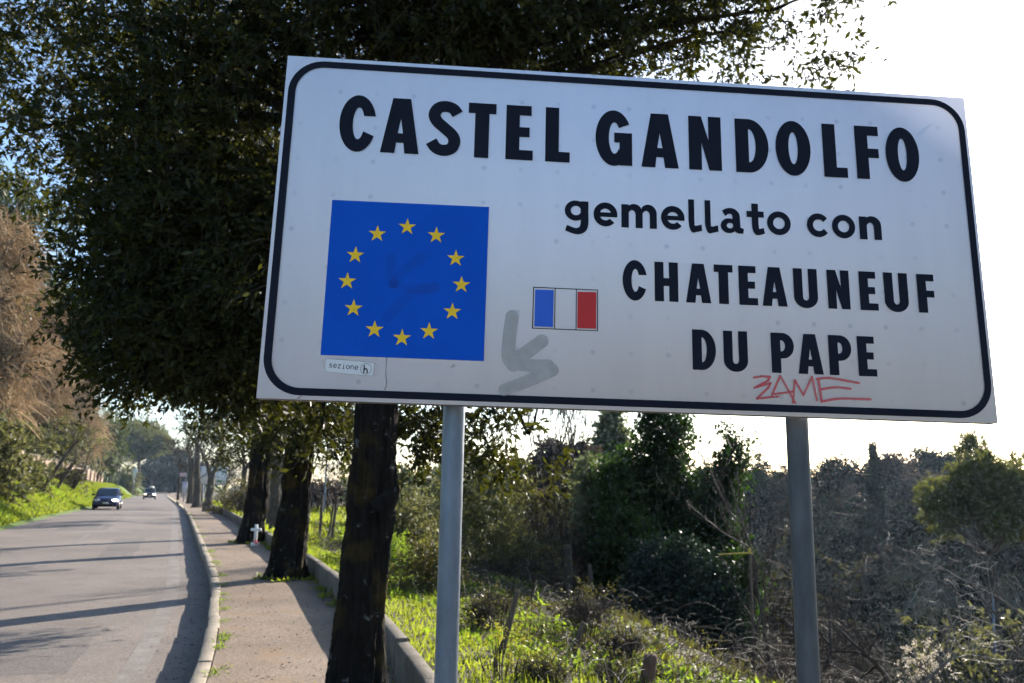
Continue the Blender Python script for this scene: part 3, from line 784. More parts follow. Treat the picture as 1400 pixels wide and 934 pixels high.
# ------------------------------------------------------------------ trees of the avenue
def trunk_mesh(path, rads, seed, sides=36, K=90, ridge=.10, flare=.55, fl_h=.45):
    """gnarled trunk: rings with vertical ridges, bumps and a flared foot"""
    rng = np.random.default_rng(seed)
    path = np.array(path, float); t = np.linspace(0, 1, len(path)); tt = np.linspace(0, 1, K)
    C = np.stack([np.interp(tt, t, path[:, k]) for k in range(3)], 1)
    ker = np.hanning(9); ker /= ker.sum()
    C = np.stack([np.convolve(np.pad(C[:, k], 4, mode='reflect', reflect_type='odd'), ker, 'valid') for k in range(3)], 1)
    R = np.interp(tt, np.linspace(0, 1, len(rads)), rads)
    h = C[:, 2] - C[0, 2]
    R = R * (1 + flare * np.exp(-h / (fl_h * .35)))
    an = np.linspace(0, 2 * np.pi, sides, endpoint=False)
    ph = rng.random(8) * 6.28
    A, H = np.meshgrid(an, h)
    F = 1 + ridge * (np.sin(5 * A + ph[0] + .8 * H) + .8 * np.sin(9 * A + ph[1] - .9 * H) + .55 * np.sin(14 * A + ph[2] + 1.3 * H + np.sin(4 * H))) * .6
    F += ridge * .8 * np.sin(2 * A + ph[3] + 2.2 * H) * np.sin(3.1 * H + ph[4]) + rng.normal(size=A.shape) * .018
    wp = np.cumsum(rng.normal(size=(K, 1)), 0) * .05 + .35 * np.sin(3 * A + H * 2.3 + ph[6]) + .25 * np.sin(7 * A - H * 3.7 + ph[7])
    F += ridge * .42 * (1 - 2 * np.abs(np.sin(8.5 * A + 2.2 * wp + .6 * np.sin(5 * H)))) + ridge * .25 * (1 - 2 * np.abs(np.sin(17 * A - 3 * wp + 1.1 * np.sin(9 * H))))
    F += .10 * ridge / .1 * np.exp(-((H - 1.5) / .16) ** 2) * np.cos(A - .4) + .07 * ridge / .1 * np.exp(-((H - .75) / .12) ** 2) * np.cos(A - 4.4)
    F += .35 * flare * np.exp(-H / (fl_h * .4)) * np.sin(5 * A + ph[5])
    X = C[:, None, 0] + R[:, None] * F * np.cos(A); Y = C[:, None, 1] + R[:, None] * F * np.sin(A)
    Z = np.repeat(C[:, 2:3], sides, 1) + rng.normal(size=A.shape) * .006
    idx = np.arange(K * sides).reshape(K, sides); nx = np.roll(idx, -1, 1)
    Fc = np.stack([idx[:-1], nx[:-1], nx[1:], idx[1:]], -1).reshape(-1, 4)
    return Acc().add(np.stack([X, Y, Z], -1).reshape(-1, 3), Fc)

def curve_to(a, b, sag, K=8):
    t = np.linspace(0, 1, K)[:, None]
    a = np.array(a); b = np.array(b)
    p = a * (1 - t) + b * t
    p[:, 2] += sag * np.sin(np.pi * t[:, 0])
    return p

def B(px, py, Y, rx, ry, rz, w=1.0):
    return (P(px, py, Y), np.array([rx, ry, rz]), w)

def leafy_tree(label, base, path, rads, blobs, n_tw, n_leaf, L, tl, seed, mat='holm', bark='bark', group=None, name='holm_oak', limbs=True, twr=.0035, cat='tree', extra=None, ridge=.10, shell=2.0, sides=84, K=170):
    rng = np.random.default_rng(seed)
    t = thing(name, label, cat, base, group)
    put('trunk', trunk_mesh(path, rads, seed, ridge=ridge, sides=sides, K=K), M[bark], t, smooth=True)
    top = np.array(path[-1]); r0 = rads[-1]
    if limbs:
        a = Acc()
        for (c, s, w) in blobs:
            st = top if rng.random() < .6 else np.array(path[-2]) * .5 + top * .5
            p = curve_to(st, c, .25 * np.linalg.norm(c - st) * .3, 9) + np.cumsum(rng.normal(size=(9, 3)) * .04, 0) * np.linspace(0, 1, 9)[:, None]
            a.add(*tubes(p[None], np.linspace(r0 * .55, r0 * .12, 9)[None], 8))
            sub = grow(rng, p[4:9], rdir(rng, 5) + UP * .3 + nrm(c - st), np.full(5, np.linalg.norm(s) * .55), np.full(5, r0 * .16), 2, 4, K=6, spread=.9)
            for q, rr in sub: a.add(*tubes(q, rr, 5))
        put('limbs', a, M['bark'], t, smooth=True)
    c, u = in_blobs(rng, blobs, n_tw, shell)
    if extra is not None: c = np.vstack([c, extra]); u = np.vstack([u, rdir(rng, len(extra))])
    d = nrm(u * .8 + rdir(rng, len(c)) * .8 - UP * .12)
    ln = tl * (.6 + .8 * rng.random(len(c)))
    a = Acc().add(*twig_leaves(rng, c, d, ln, n_leaf, L))
    put('crown', a, M[mat], t)
    if twr:
        K = 3; tt = np.linspace(-.35, 1, K)
        pp = c[:, None, :] + d[:, None, :] * (ln[:, None] * tt)[..., None]
        pp[..., 2] -= .15 * ln[:, None] * np.clip(tt, 0, 1) ** 2
        put('twigs', Acc().add(*tubes(pp, np.repeat([[twr, twr * .8, twr * .35]], len(c), 0), 3)), M['bark_plain'], t)
    return t

# nearest tree, its dark trunk behind the sign
bA = P(483, 965, 6.35) * [1, 1, 0]
pA = [bA - UP * .15, P(486, 930, 6.35), P(492, 850, 6.35), P(497, 790, 6.36), P(503, 720, 6.37), P(510, 650, 6.4), P(514, 590, 6.4), P(518, 500, 6.45), P(520, 400, 6.5), P(519, 300, 6.5), P(515, 190, 6.6)]
blA = [B(150, 120, 7.2, 1.3, 1.1, 1.0, .50), B(300, 60, 6.8, 1.3, 1.2, .9, 1.0), B(280, 260, 7.4, 1.1, 1.0, .95, 1.7), B(200, 390, 7.8, .75, .8, .80, 1.15), B(300, 455, 7.9, .85, .9, .5, 1.1), B(380, 380, 7.6, .7, .9, .9, 1.0),
       B(190, 480, 8.2, .50, .6, .40, .45), B(340, 530, 8.3, .65, .6, .22, .28), B(60, 30, 7.4, 1.0, 1.0, .8, .22), B(30, 200, 7.6, .6, .8, .7, .14),
       B(520, 20, 6.8, 1.2, 1.2, .70, 1.4), B(680, 20, 6.9, 1.0, 1.2, .56, 1.1), B(830, 20, 7.0, .8, 1.0, .50, .6), B(960, 5, 7.2, .55, .9, .50, .34), B(1020, 60, 7.2, .30, .4, .26, .05), B(1080, 0, 7.4, .42, .5, .30, .07),
       B(590, 575, 7.4, .34, .5, .30, .14), B(680, 590, 7.2, .28, .4, .26, .08), B(450, 560, 7.6, .4, .5, .25, .12), B(560, 400, 7.0, 1.6, 1.2, .8, .5), B(560, -140, 7.0, 2.4, 2.0, .9, .6), B(200, -160, 7.6, 2.4, 2.0, 1.0, .6)]
rngx = np.random.default_rng(77)
ex = [P(*q, Y) + rngx.normal(size=3) * .05 for q, Y in [((1140, 30), 7.3), ((1172, 60), 7.3), ((1165, 72), 7.25), ((1180, 66), 7.3), ((1090, 80), 7.2), ((1105, 86), 7.2), ((1120, 90), 7.2), ((1125, 100), 7.2), ((1070, 108), 7.1), ((1150, 8), 7.4), ((1185, 15), 7.3), ((1120, 40), 7.2), ((62, 405), 8.0), ((90, 430), 8.0), ((75, 395), 8.0), ((100, 480), 8.1), ((110, 500), 8.1), ((700, 640), 7.1), ((730, 640), 7.0), ((650, 650), 7.1), ((670, 630), 7.1), ((745, 655), 7.0), ((660, 610), 7.2), ((530, 640), 7.2), ((560, 640), 7.3)] for _ in range(2)]
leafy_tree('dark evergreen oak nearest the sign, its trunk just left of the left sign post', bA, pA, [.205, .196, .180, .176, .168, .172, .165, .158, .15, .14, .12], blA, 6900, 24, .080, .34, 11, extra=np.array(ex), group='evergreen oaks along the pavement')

st = P(533, 672, 6.13); stub = Acc().add(*tubes(np.array([[st + [-.06, 0, -.14], st + [.02, -.01, -.03], st + [.055, -.02, .03], st + [.062, -.02, .05]]]), np.array([[.10, .06, .028, .006]]), 9))
put('broken_stub', stub, M['bark'], [o for o in COL.objects if o.name == 'holm_oak'][0], smooth=False)
# second and third tree
bB = P(392, 790, 14.75) * [1, 1, 0]
pB = [bB - UP * .15, P(393, 775, 14.75), P(402, 700, 14.78), P(410, 620, 14.8), P(414, 540, 14.9), P(410, 420, 14.6), P(400, 330, 14.8)]
blB = [B(260, 410, 14.5, 1.6, 1.5, 1.4, 1.3), B(340, 250, 14.5, 2.0, 1.8, 1.6, 1.2), B(190, 250, 15, 1.6, 1.6, 1.6, .9), B(400, 480, 14.5, 1.0, 1.2, .9, .7), B(270, 490, 15, .9, 1.0, .45, .55), B(120, 90, 15, 1.9, 1.6, 1.4, .22), B(320, 60, 14.6, 2.2, 1.8, 1.4, .8), B(480, 590, 14.0, .55, .8, .45, .25), B(390, 585, 14, .6, .7, .35, .2)]
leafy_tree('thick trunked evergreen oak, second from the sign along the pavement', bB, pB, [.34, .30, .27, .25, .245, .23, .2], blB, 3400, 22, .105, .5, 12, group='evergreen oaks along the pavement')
bC = P(343, 742, 23.0) * [1, 1, 0]
pC = [bC - UP * .15, P(343, 735, 23), P(350, 690, 23), P(356, 630, 23.1), P(360, 560, 23.2), P(362, 480, 22.4)]
blC = [B(340, 470, 22.5, 2.3, 2, 1.9, 1.2), B(280, 490, 22.5, 1.5, 1.5, .9, .9), B(390, 560, 22, 1.0, 1.2, .7, .35), B(290, 400, 23, 2.4, 2, 1.6, .8)]
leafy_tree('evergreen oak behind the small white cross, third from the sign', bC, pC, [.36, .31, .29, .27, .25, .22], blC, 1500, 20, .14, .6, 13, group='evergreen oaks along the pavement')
bP = np.array([*P(374, 720, 29)[:2], 0.0]); bP[2] = float(ground_z(bP[0], bP[1]))
leafy_tree('pale grey trunk between the second and third oak beyond the wall', bP, [bP - UP * .2, P(374, 700, 29), P(378, 640, 29), P(380, 560, 29)], [.26, .23, .21, .19], [B(370, 540, 29, 1.6, 1.4, 1.2, 1)], 260, 18, .16, .7, 14, bark='bark_grey', name='field_tree')
# farther trees along the kerb, the first one forked
def far_forked(label, px, Y, fork, tops, seed, leafy=.0, r=.26, blobs=(), py_b=None):
    rng = np.random.default_rng(seed)
    b = P(px, 690, Y); b[2] = float(dip(Y))
    t = thing('forked_tree', label, 'tree', b)
    fk = P(*fork, Y)
    put('trunk', trunk_mesh([b - UP * .2, b * .5 + fk * .5 + rng.normal(size=3) * .05, fk], [r * 1.15, r * .9, r * .85], seed, sides=16, K=24), M['bark_grey'], t, smooth=True)
    a = Acc()
    for tp in tops:
        tpw = P(*tp, Y)
        p = curve_to(fk - UP * .15, tpw, .1, 9) + np.cumsum(rng.normal(size=(9, 3)) * .05, 0)
        p[0] = fk - UP * .15
        a.add(*tubes(p[None], np.linspace(r * .62, r * .2, 9)[None], 8))
        for q, rr in grow(rng, p[4:9], rdir(rng, 5) + UP * .8, np.full(5, 2.2), np.full(5, r * .16), 3, 4, K=6, spread=.8, up=.2)[0:3]:
            a.add(*tubes(q, rr, 4))
    put('limbs', a, M['bark_grey'], t, smooth=True)
    if len(blobs):
        c, u = in_blobs(rng, blobs, 420)
        put('crown', Acc().add(*twig_leaves(rng, c, nrm(u + rdir(rng, len(c))), np.full(len(c), .6), 16, .17)), M['holm'], t)
    return t
far_forked('forked tree at the far pavement edge in front of the billboard', 284, 50, (289, 655), [(272, 600), (303, 612)], 31, blobs=[B(290, 585, 44, 1.6, 1.3, .75, 1), B(330, 600, 40, 1.2, 1, .6, .6), B(310, 625, 42, .5, .8, .35, .3)])
far_forked('thin straight bare tree behind the forked tree at the pavement', 269, 60, (269, 645), [(266, 590), (276, 595)], 32, r=.30)
far_forked('farthest bare avenue tree beside the tall banner sign', 260, 78, (261, 650), [(256, 600), (268, 598)], 33, r=.30)
far_forked('bare tree right of the billboard beyond the wall', 330, 42, (335, 640), [(322, 610), (350, 605), (338, 590)], 34, r=.16)

# bare crowns far along the road
def bare_tree(label, px, Y, top_py, seed, r=.14, mat='bark_plain', n=(6, 6, 5), group=None, name='bare_tree', spread=.75, levels=4, lean=(0, 0), base_z=None, tw='twig', sides=(7, 4, 3, 3), wob=.14, up=.18):
    rng = np.random.default_rng(seed)
    q = P(px, top_py, Y)
    b = q.copy(); b[2] = float(ground_z(q[0], q[1])) if base_z is None else base_z
    b[0] -= lean[0]; b[1] -= lean[1]
    h = q[2] - b[2]
    t = thing(name, label, 'tree', b, group)
    lv = grow(rng, b - UP * .15, np.array([lean[0] / max(h, .1), lean[1] / max(h, .1), 1.0]), h * .66, r, levels, list(n), K=8, wob=wob, spread=spread, ratio=.58, up=up)
    put('trunk', Acc().add(*tubes(*lv[0], 10)), M[mat], t, smooth=True)
    a = Acc()
    for k, (p, rr) in enumerate(lv[1:]): a.add(*tubes(p, np.maximum(rr, Y * (.00036 if Y > 17 else .0002)), sides[min(k, 3)]))
    put('branches', a, M[tw], t)
    return t
for k, (px, Y, tp, lab) in enumerate([(236, 300, 578, 'tall bare grey tree above the dark tunnel of trees at the road end'), (218, 290, 590, 'bare grey tree right of the far umbrella pine'), (252, 105, 585, 'bare tree left of the far avenue trunks'), (282, 95, 588, 'bare grey tree rising behind the forked tree'), (203, 240, 640, 'low bare purplish tree at the foot of the far umbrella pine'), (312, 70, 600, 'bare brown tree directly behind the billboard')]):
    bare_tree(lab, px, Y, tp, 40 + k, r=.2 if Y < 200 else .5, n=(7, 6, 6))

# evergreen trees closing the road like a tunnel; canopy shade is in their dark leaf colour
def clump_tree(label, px, Y, top_py, rad, seed, mat='holm_far', n=700, nl=14, L=.3, trunk_r=.18, crown_lo=.3, name='evergreen_tree', group=None, flat_=1.0, base_z=None, cat='tree', bark='bark_plain', shell=2.4, tl=.6, nb=9):
    rng = np.random.default_rng(seed)
    q = P(px, top_py, Y); b = q.copy(); b[2] = float(ground_z(q[0], q[1])) if base_z is None else base_z
    h = q[2] - b[2]
    t = thing(name, label, cat, b, group)
    lo = b[2] + h * crown_lo; hc = (q[2] - lo)
    bl = []
    for k in range(nb):
        a = rng.random() * 6.28; rr = rad * .55 * math.sqrt(rng.random()); zz = rng.random()
        bl.append((np.array([b[0] + rr * math.cos(a), b[1] + rr * math.sin(a), lo + hc * (.2 + .6 * zz)]), np.array([rad * .55, rad * .55, hc * .26]) * (.75 + .4 * rng.random()), 1.0))
    bl.append((np.array([b[0], b[1], q[2] - hc * .25]), np.array([rad * .5, rad * .5, hc * .25]), 1.0))
    tp = np.array([b[0], b[1], lo + hc * .5]) + rng.normal(size=3) * rad * .08
    put('trunk', trunk_mesh([b - UP * .2, b * .6 + tp * .4 + rng.normal(size=3) * .06 * [1, 1, 0], tp], [trunk_r, trunk_r * .85, trunk_r * .5], seed, sides=12, K=18, ridge=.05), M[bark], t, smooth=True)
    c, u = in_blobs(rng, bl, n, shell)
    put('crown', Acc().add(*twig_leaves(rng, c, nrm(u + rdir(rng, n) * .7), tl * (.6 + .8 * rng.random(n)), nl, L, wl=.5)), M[mat], t)
    return t
clump_tree('dark evergreen tree left of the far road end', 218, 262, 636, 8.0, 51, 'cypress', n=1300, L=.8, tl=1.2, crown_lo=.05)
clump_tree('tallest dark evergreen tree closing the far road end', 235, 285, 616, 10.0, 52, 'cypress', n=1900, L=.9, tl=1.2, crown_lo=.02)
clump_tree('dark evergreen tree right of the far road end', 253, 250, 632, 7.5, 53, 'cypress', n=1400, L=.8, tl=1.2, crown_lo=.05)

def umbrella_pine(label, px, Y, py_c, rx, rz, seed, n=1500, nl=18, L=.4, lobes=16, tr=.25, base_z=None, tl=.7):
    rng = np.random.default_rng(seed)
    q = P(px, py_c, Y); b = q.copy(); b[2] = float(ground_z(q[0], q[1])) if base_z is None else base_z
    t = thing('umbrella_pine', label, 'tree', b)
    tp = q - UP * rz * .5
    put('trunk', trunk_mesh([b - UP * .3, b * .5 + tp * .5 + np.array([.2, 0, 0]), tp], [tr, tr * .8, tr * .6], seed, sides=14, K=24, ridge=.05), M['bark_plain'], t, smooth=True)
    a = Acc(); bl = []
    for k in range(lobes):
        an = k * 2.4; rr = rx * .78 * math.sqrt((k + .5) / lobes)
        c = q + np.array([rr * math.cos(an), rr * math.sin(an), rz * (.42 - .80 * (rr / rx) ** 2) + rng.normal() * .2 * rz])
        bl.append((c, np.array([rx * .30, rx * .30, rz * .42]) * (.8 + .4 * rng.random()) * (16 / lobes) ** .62, 1.0))
        a.add(*tubes(curve_to(tp - UP * .1, c - UP * rz * .2, .1, 6)[None], np.linspace(tr * .4, tr * .1, 6)[None], 6))
    put('limbs', a, M['bark_plain'], t)
    c, u = in_blobs(rng, bl, n, 2.6)
    put('crown', Acc().add(*twig_leaves(rng, c, nrm(u * .6 + UP * .7 + rdir(rng, n) * .4), tl * (.6 + .8 * rng.random(n)), nl, L, droop=0, wl=.26)), M['pine'], t)
    return t
umbrella_pine('distant umbrella pine with rounded crown left of the road end', 192, 230, 612, 9.5, 7.5, 61, n=2200, L=.8, tr=.7, tl=1.4)
umbrella_pine('sunlit umbrella pine with dense crown at the right edge', 1348, 44, 704, 3.7, 3.9, 62, n=2600, nl=20, L=.30, lobes=30, tr=.22, base_z=float(P(1345, 900, 44)[2]), tl=.5)

# ------------------------------------------------------------------ left side: wall and thickets
M['tan_wall'] = noise_mat('tan_plaster_wall', [(.3, (.13, .095, .07)), (.55, (.24, .175, .13)), (.8, (.33, .25, .19))], 1.1, .95, .5, 14, fine=(9, .5))
wl0 = offs(-ROAD_W - 3.5, 20.0)
tw = thing('boundary_wall', 'weathered tan boundary wall at the top of the left grass bank', 'wall', (float(wl0[0]), float(wl0[1]), 0.9))
for y0 in range(20, 128, 6):
    s = Acc()
    a0 = np.array(offs(-ROAD_W - 3.5, float(y0))); a1 = np.array(offs(-ROAD_W - 3.5, float(y0) + 5.97))
    c = (a0 + a1) / 2; dd = a1 - a0; L = np.linalg.norm(dd); dd /= L
    Mx = np.array([[dd[1], dd[0], 0], [-dd[0], dd[1], 0], [0, 0, 1]])
    zt = 3.45 + dip(y0) + .08 * math.sin(y0 * 1.3)
    s.box((*c, zt - 1.5), (.35, L, 3.0), Mx); put('wall_section', s, M['tan_wall'], tw)
    put('coping', Acc().box((*c, zt + .035), (.45, L, .07), Mx), M['concrete'], tw)
    put('buttress', Acc().box((a0[0] + .25, a0[1] - .1, zt - 1.6), (.35, .5, 3.0), Mx), M['tan_wall'], tw)

def bush(label, px, Y, top_py, w, seed, mat='olive', kind='leafy', n=260, nl=16, L=.14, name='shrub', group=None, cat='shrub', base_z=None, depth=None, tl=.4, stem='twig', stems=40, base_py=None):
    """a shrub: many thin stems from the foot and leaf sprays in an uneven crown"""
    rng = np.random.default_rng(seed)
    q = P(px, top_py, Y); b = q.copy()
    b[2] = float(ground_z(q[0], q[1])) if base_z is None else base_z
    gz = b[2]
    if base_py is not None: b[2] = P(px, base_py, Y)[2]
    h = max(q[2] - b[2], .3); dp = depth or w
    t = thing(name, label, cat, (b[0], b[1], min(b[2], gz)), group)
    Nn = stems; K = 6
    ang = rng.random(Nn) * 6.28; rr = np.sqrt(rng.random(Nn))
    end = b + np.stack([np.cos(ang) * rr * w * .5, np.sin(ang) * rr * dp * .5, h * (.55 + .45 * rng.random(Nn)) * (1 - .35 * rr ** 2)], 1)
    st = b + np.stack([np.cos(ang) * rr * w * .22, np.sin(ang) * rr * dp * .22, np.full(Nn, -.1)], 1)
    tt = np.linspace(0, 1, K)[None, :, None]
    st[:, 2] = min(b[2], gz) - .1
    pp = st[:, None] * (1 - tt) + end[:, None] * tt + np.cumsum(rng.normal(size=(Nn, K, 3)) * h * .022, 1) * (tt > 0)
    sr = max(.006, Y * .0003) * (1 if h > 1 else .6)
    a = Acc().add(*tubes(pp, np.linspace(sr * 1.6, sr * .5, K)[None] * (.6 + .8 * rng.random((Nn, 1))), 4))
    if kind == 'bare':
        lv = grow(rng, pp[:, 3].repeat(5, 0), rdir(rng, Nn * 5) + UP * .6, np.full(Nn * 5, h * .33), np.full(Nn * 5, sr * .6), 2, 6, K=5, spread=.9, wob=.22)
        for p, r2 in lv: a.add(*tubes(p, np.maximum(r2, Y * .00016), 3))
    put('stems', a, M[stem], t)
    if n and mat:
        bl = []
        for k in range(10):
            an = rng.random() * 6.28; r1 = math.sqrt(rng.random()) * .6; zz = .25 + .6 * rng.random()
            bl.append((b + np.array([math.cos(an) * r1 * w * .5, math.sin(an) * r1 * dp * .5, h * zz]), np.array([w * .24, dp * .24, h * .2]) * (.7 + .6 * rng.random()), 1.0))
        bl.append((b + np.array([0, 0, h * .78]), np.array([w * .25, dp * .25, h * .22]), 1.0))
        bl.append((b + np.array([0, 0, h * .3]), np.array([w * .46, dp * .46, h * .28]), 2.0))
        c, u = in_blobs(rng, bl, n, 2.4)
        put('foliage', Acc().add(*twig_leaves(rng, c, nrm(u + rdir(rng, n) * .8 + UP * .2), tl * (.6 + .8 * rng.random(n)), nl, L)), M[mat], t)
    return t

# dry brown climbers hanging over trees at the far left: dense hair of fine twigs
def straw_mass(label, px, Y, top_py, w, seed, n=9000, base_py=640, green=0):
    rng = np.random.default_rng(seed)
    q = P(px, top_py, Y); zb = P(px, base_py, Y)[2]
    sc = w / 5.0
    b = np.array([q[0], q[1], float(ground_z(q[0], q[1]))])
    t = thing('dry_climber', label, 'shrub', b, 'dry brown climbers on the left bank')
    h = q[2] - zb
    put('trunk', trunk_mesh([b - UP * .3, b + UP * (zb - b[2]) + [.1, 0, 0], b + UP * (zb - b[2] + h * .6)], [.14, .12, .05], seed, sides=12, K=20), M['bark_plain'], t, smooth=True)
    bl = []
    for k in range(30):
        an = rng.random() * 6.28; zz = .10 + .82 * rng.random(); r1 = math.sqrt(rng.random()) * (1.05 - .75 * zz)
        bl.append((np.array([q[0] + math.cos(an) * r1 * w * .5, q[1] + math.sin(an) * r1 * w * .5, zb + h * zz]), np.array([w * .13, w * .13, h * .095]) * (.6 + .9 * rng.random()), 1.0))
    c, u = in_blobs(rng, bl, n, 3.0)
    K = 5
    d = nrm(u * .6 + rdir(rng, n) * .75 + UP * .25)
    ln = (.5 + .7 * rng.random(n)) * sc
    tt = np.linspace(0, 1, K)
    pp = c[:, None] + d[:, None] * (ln[:, None] * tt)[..., None] + np.cumsum(rng.normal(size=(n, K, 3)) * .05 * sc, 1)
    pp[..., 2] -= .35 * ln[:, None] * tt ** 2
    put('twigs', Acc().add(*tubes(pp, np.repeat([np.linspace(.017, .008, K) * sc], n, 0), 3)), M['straw'], t)
    lv = grow(rng, np.repeat(b[None] + UP * (zb - b[2]), 7, 0), rdir(rng, 7) * .7 + UP, np.full(7, h * .7), np.full(7, .06), 3, 5, K=8, spread=.8)
    a = Acc()
    for p, r in lv: a.add(*tubes(p, np.maximum(r, .012), 4))
    put('branches', a, M['twig'], t)
    if green:
        c, u = in_blobs(rng, bl[:8], green, 2.0)
        put('foliage', Acc().add(*twig_leaves(rng, c, nrm(u + rdir(rng, green)), np.full(green, .5) * sc, 14, .15 * sc)), M['olive'], t)
    return t
straw_mass('tall dry brown climber mass at the left picture edge', -12, left_Y(-12, 6), 270, 10.5, 71, n=8500, base_py=600, green=320)
straw_mass('dry brown climber mass sloping towards the road, right of the tallest one', 52, left_Y(52, 6), 395, 9.5, 72, n=6500, base_py=625, green=360)
straw_mass('lower dry brown thicket hanging over the tan wall', 98, left_Y(98, 5.5), 490, 9.5, 73, n=4600, base_py=630, green=420)
bush('loose evergreen shrub at the far left in front of the tan wall', -8, left_Y(-8, 2.0), 575, 3.2, 74, 'olive', n=420, L=.28, tl=.7, base_py=690)
bush('pale leaved evergreen leaning over the tan wall', 126, left_Y(126, 4.2), 545, 8.0, 75, 'grey_leaf', n=700, L=.42, tl=1.2, base_py=655, name='leaning_evergreen')
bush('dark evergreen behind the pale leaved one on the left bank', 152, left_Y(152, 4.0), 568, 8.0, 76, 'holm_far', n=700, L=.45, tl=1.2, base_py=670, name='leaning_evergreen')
bush('olive green thicket under the dry climbers above the wall', 66, left_Y(66, 4.8), 580, 7.5, 77, 'olive', n=700, L=.34, tl=.9, base_py=630)
bush('yellow green shrub at the far end of the left bank', 176, left_Y(176, 2.2), 640, 6.0, 78, 'olive', n=420, L=.45, tl=1.0, base_py=690)
bush('round green bush at the top of the left bank beside the picture edge', 30, left_Y(30, 4.8), 590, 4.5, 79, 'olive', n=420, L=.3, tl=.8, base_py=632)
bush('brown twiggy shrub in front of the middle of the tan wall', 88, left_Y(88, 2.6), 632, 4.0, 82, 'olive', 'bare', n=90, L=.3, tl=.7, base_py=668)
bush('low green bush at the foot of the tan wall near the picture edge', 34, left_Y(34, 2.6), 632, 3.4, 83, 'olive', n=240, L=.26, tl=.6, base_py=676)
clump_tree('dark evergreen tree rising behind the dry climbers at the left edge', 25, 75, 225, 7.0, 80, n=1500, nl=16, L=.42, tl=1.1, crown_lo=.35)
clump_tree('far dark evergreen behind the dry climbers, left of the oak crown', 95, 100, 390, 7.5, 81, n=1200, nl=16, L=.5, tl=1.2, crown_lo=.3)
# thin leaning trunks in front of the wall
for k, (p0, p1, Y, lab) in enumerate([((55, 675), (98, 612), left_Y(55, 1.9), 'leaning dark trunk nearest the camera in front of the tan wall'), ((76, 670), (104, 630), left_Y(76, 2.2), 'second thin leaning trunk in front of the tan wall'), ((98, 670), (117, 640), left_Y(98, 2.2), 'third thin leaning trunk near the pale leaved evergreen')]):
    a0 = P(*p0, Y); a0[2] = float(ground_z(a0[0], a0[1])) - .1; a1 = P(*p1, Y)
    t = thing('leaning_tree', lab, 'tree', a0)
    put('trunk', Acc().add(*tubes(curve_to(a0, a1, .12, 8)[None], np.linspace(.13, .08, 8)[None], 8)), M['bark_plain'], t, smooth=True)
    rg = np.random.default_rng(90 + k); ac = Acc()
    for p, r in grow(rg, np.repeat(a1[None], 4, 0), rdir(rg, 4) + UP * .8, np.full(4, 1.6), np.full(4, .05), 3, 4, K=6): ac.add(*tubes(p, np.maximum(r, .01), 4))
    put('branches', ac, M['bark_plain'], t)

# ------------------------------------------------------------------ right side: slope and valley
def ivy_tower(label, cols, Y, seed, n=1500, nl=18, L=.12, mat='ivy', name='ivy_clad_tree', base_py=900, tl=.35, group=None):
    """a trunk clothed in ivy: leaves on the shell of stacked lobes. cols [(px, py, rx, rz)]"""
    rng = np.random.default_rng(seed)
    lobes = [(P(px, py, Y) + np.array([0, rng.normal() * .3, 0]), np.array([rx, rx, rz]), rx * rz) for px, py, rx, rz in cols]
    c0 = lobes[-1][0]; b = np.array([c0[0], c0[1], float(P(cols[-1][0], base_py, Y)[2])])
    t = thing(name, label, 'tree', b, group)
    pts = [b - UP * .5] + [l[0] for l in lobes[::-1]]
    put('trunk', trunk_mesh(pts, list(np.linspace(.2, .04, len(pts))), seed, sides=12, K=30), M['bark_plain'], t, smooth=True)
    c, u = in_blobs(rng, lobes, n, 7.0)
    d = nrm(u * .5 + rdir(rng, n) * .8 - UP * .15)
    put('foliage', Acc().add(*twig_leaves(rng, c, d, tl * (.5 + 1.0 * rng.random(n)), nl, L, wl=.75, jitter=.07)), M[mat], t)
    return t
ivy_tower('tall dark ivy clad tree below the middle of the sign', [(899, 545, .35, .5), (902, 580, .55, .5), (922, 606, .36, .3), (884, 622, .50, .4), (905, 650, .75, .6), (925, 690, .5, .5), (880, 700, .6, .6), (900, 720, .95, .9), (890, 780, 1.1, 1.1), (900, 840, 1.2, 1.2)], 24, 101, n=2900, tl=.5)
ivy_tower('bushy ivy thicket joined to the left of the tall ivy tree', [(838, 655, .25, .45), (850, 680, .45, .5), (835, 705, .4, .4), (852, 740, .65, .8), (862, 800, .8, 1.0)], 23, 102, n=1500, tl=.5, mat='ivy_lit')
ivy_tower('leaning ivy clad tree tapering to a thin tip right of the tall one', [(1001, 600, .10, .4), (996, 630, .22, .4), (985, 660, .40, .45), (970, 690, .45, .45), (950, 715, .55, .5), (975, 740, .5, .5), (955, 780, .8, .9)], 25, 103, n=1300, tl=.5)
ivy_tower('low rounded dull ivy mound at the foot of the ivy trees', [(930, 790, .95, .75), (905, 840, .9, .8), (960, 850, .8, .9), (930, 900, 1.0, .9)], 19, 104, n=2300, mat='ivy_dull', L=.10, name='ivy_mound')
ivy_tower('ivy covered stem with bright leaves beside the yellow topped pole', [(1015, 790, .22, .7), (1012, 850, .3, .8), (1005, 900, .35, .8)], 20, 105, n=520, L=.10, name='ivy_covered_snag')
ivy_tower('hazy grey green conifer spire behind the ivy thicket', [(836, 575, .35, .7), (836, 610, .75, .9), (836, 650, 1.1, 1.1), (840, 690, 1.3, 1.2)], 40, 106, n=1300, mat='grey_leaf', L=.2, tl=.5, name='conifer', base_py=760)
ivy_tower('small ivy flecked stem with pale leaves left of the ivy thicket', [(806, 660, .3, .7), (808, 710, .38, .8), (812, 765, .4, .8)], 24, 107, n=520, L=.11, mat='grey_leaf', name='ivy_covered_snag', base_py=800)
ivy_tower('brown vine wrapped trunk dome seen above the thicket', [(755, 625, .55, .7), (757, 655, .75, .8), (755, 700, .9, 1.0)], 38, 108, n=700, mat='bare_wood', L=.2, tl=.5, name='vine_wrapped_tree', base_py=760)
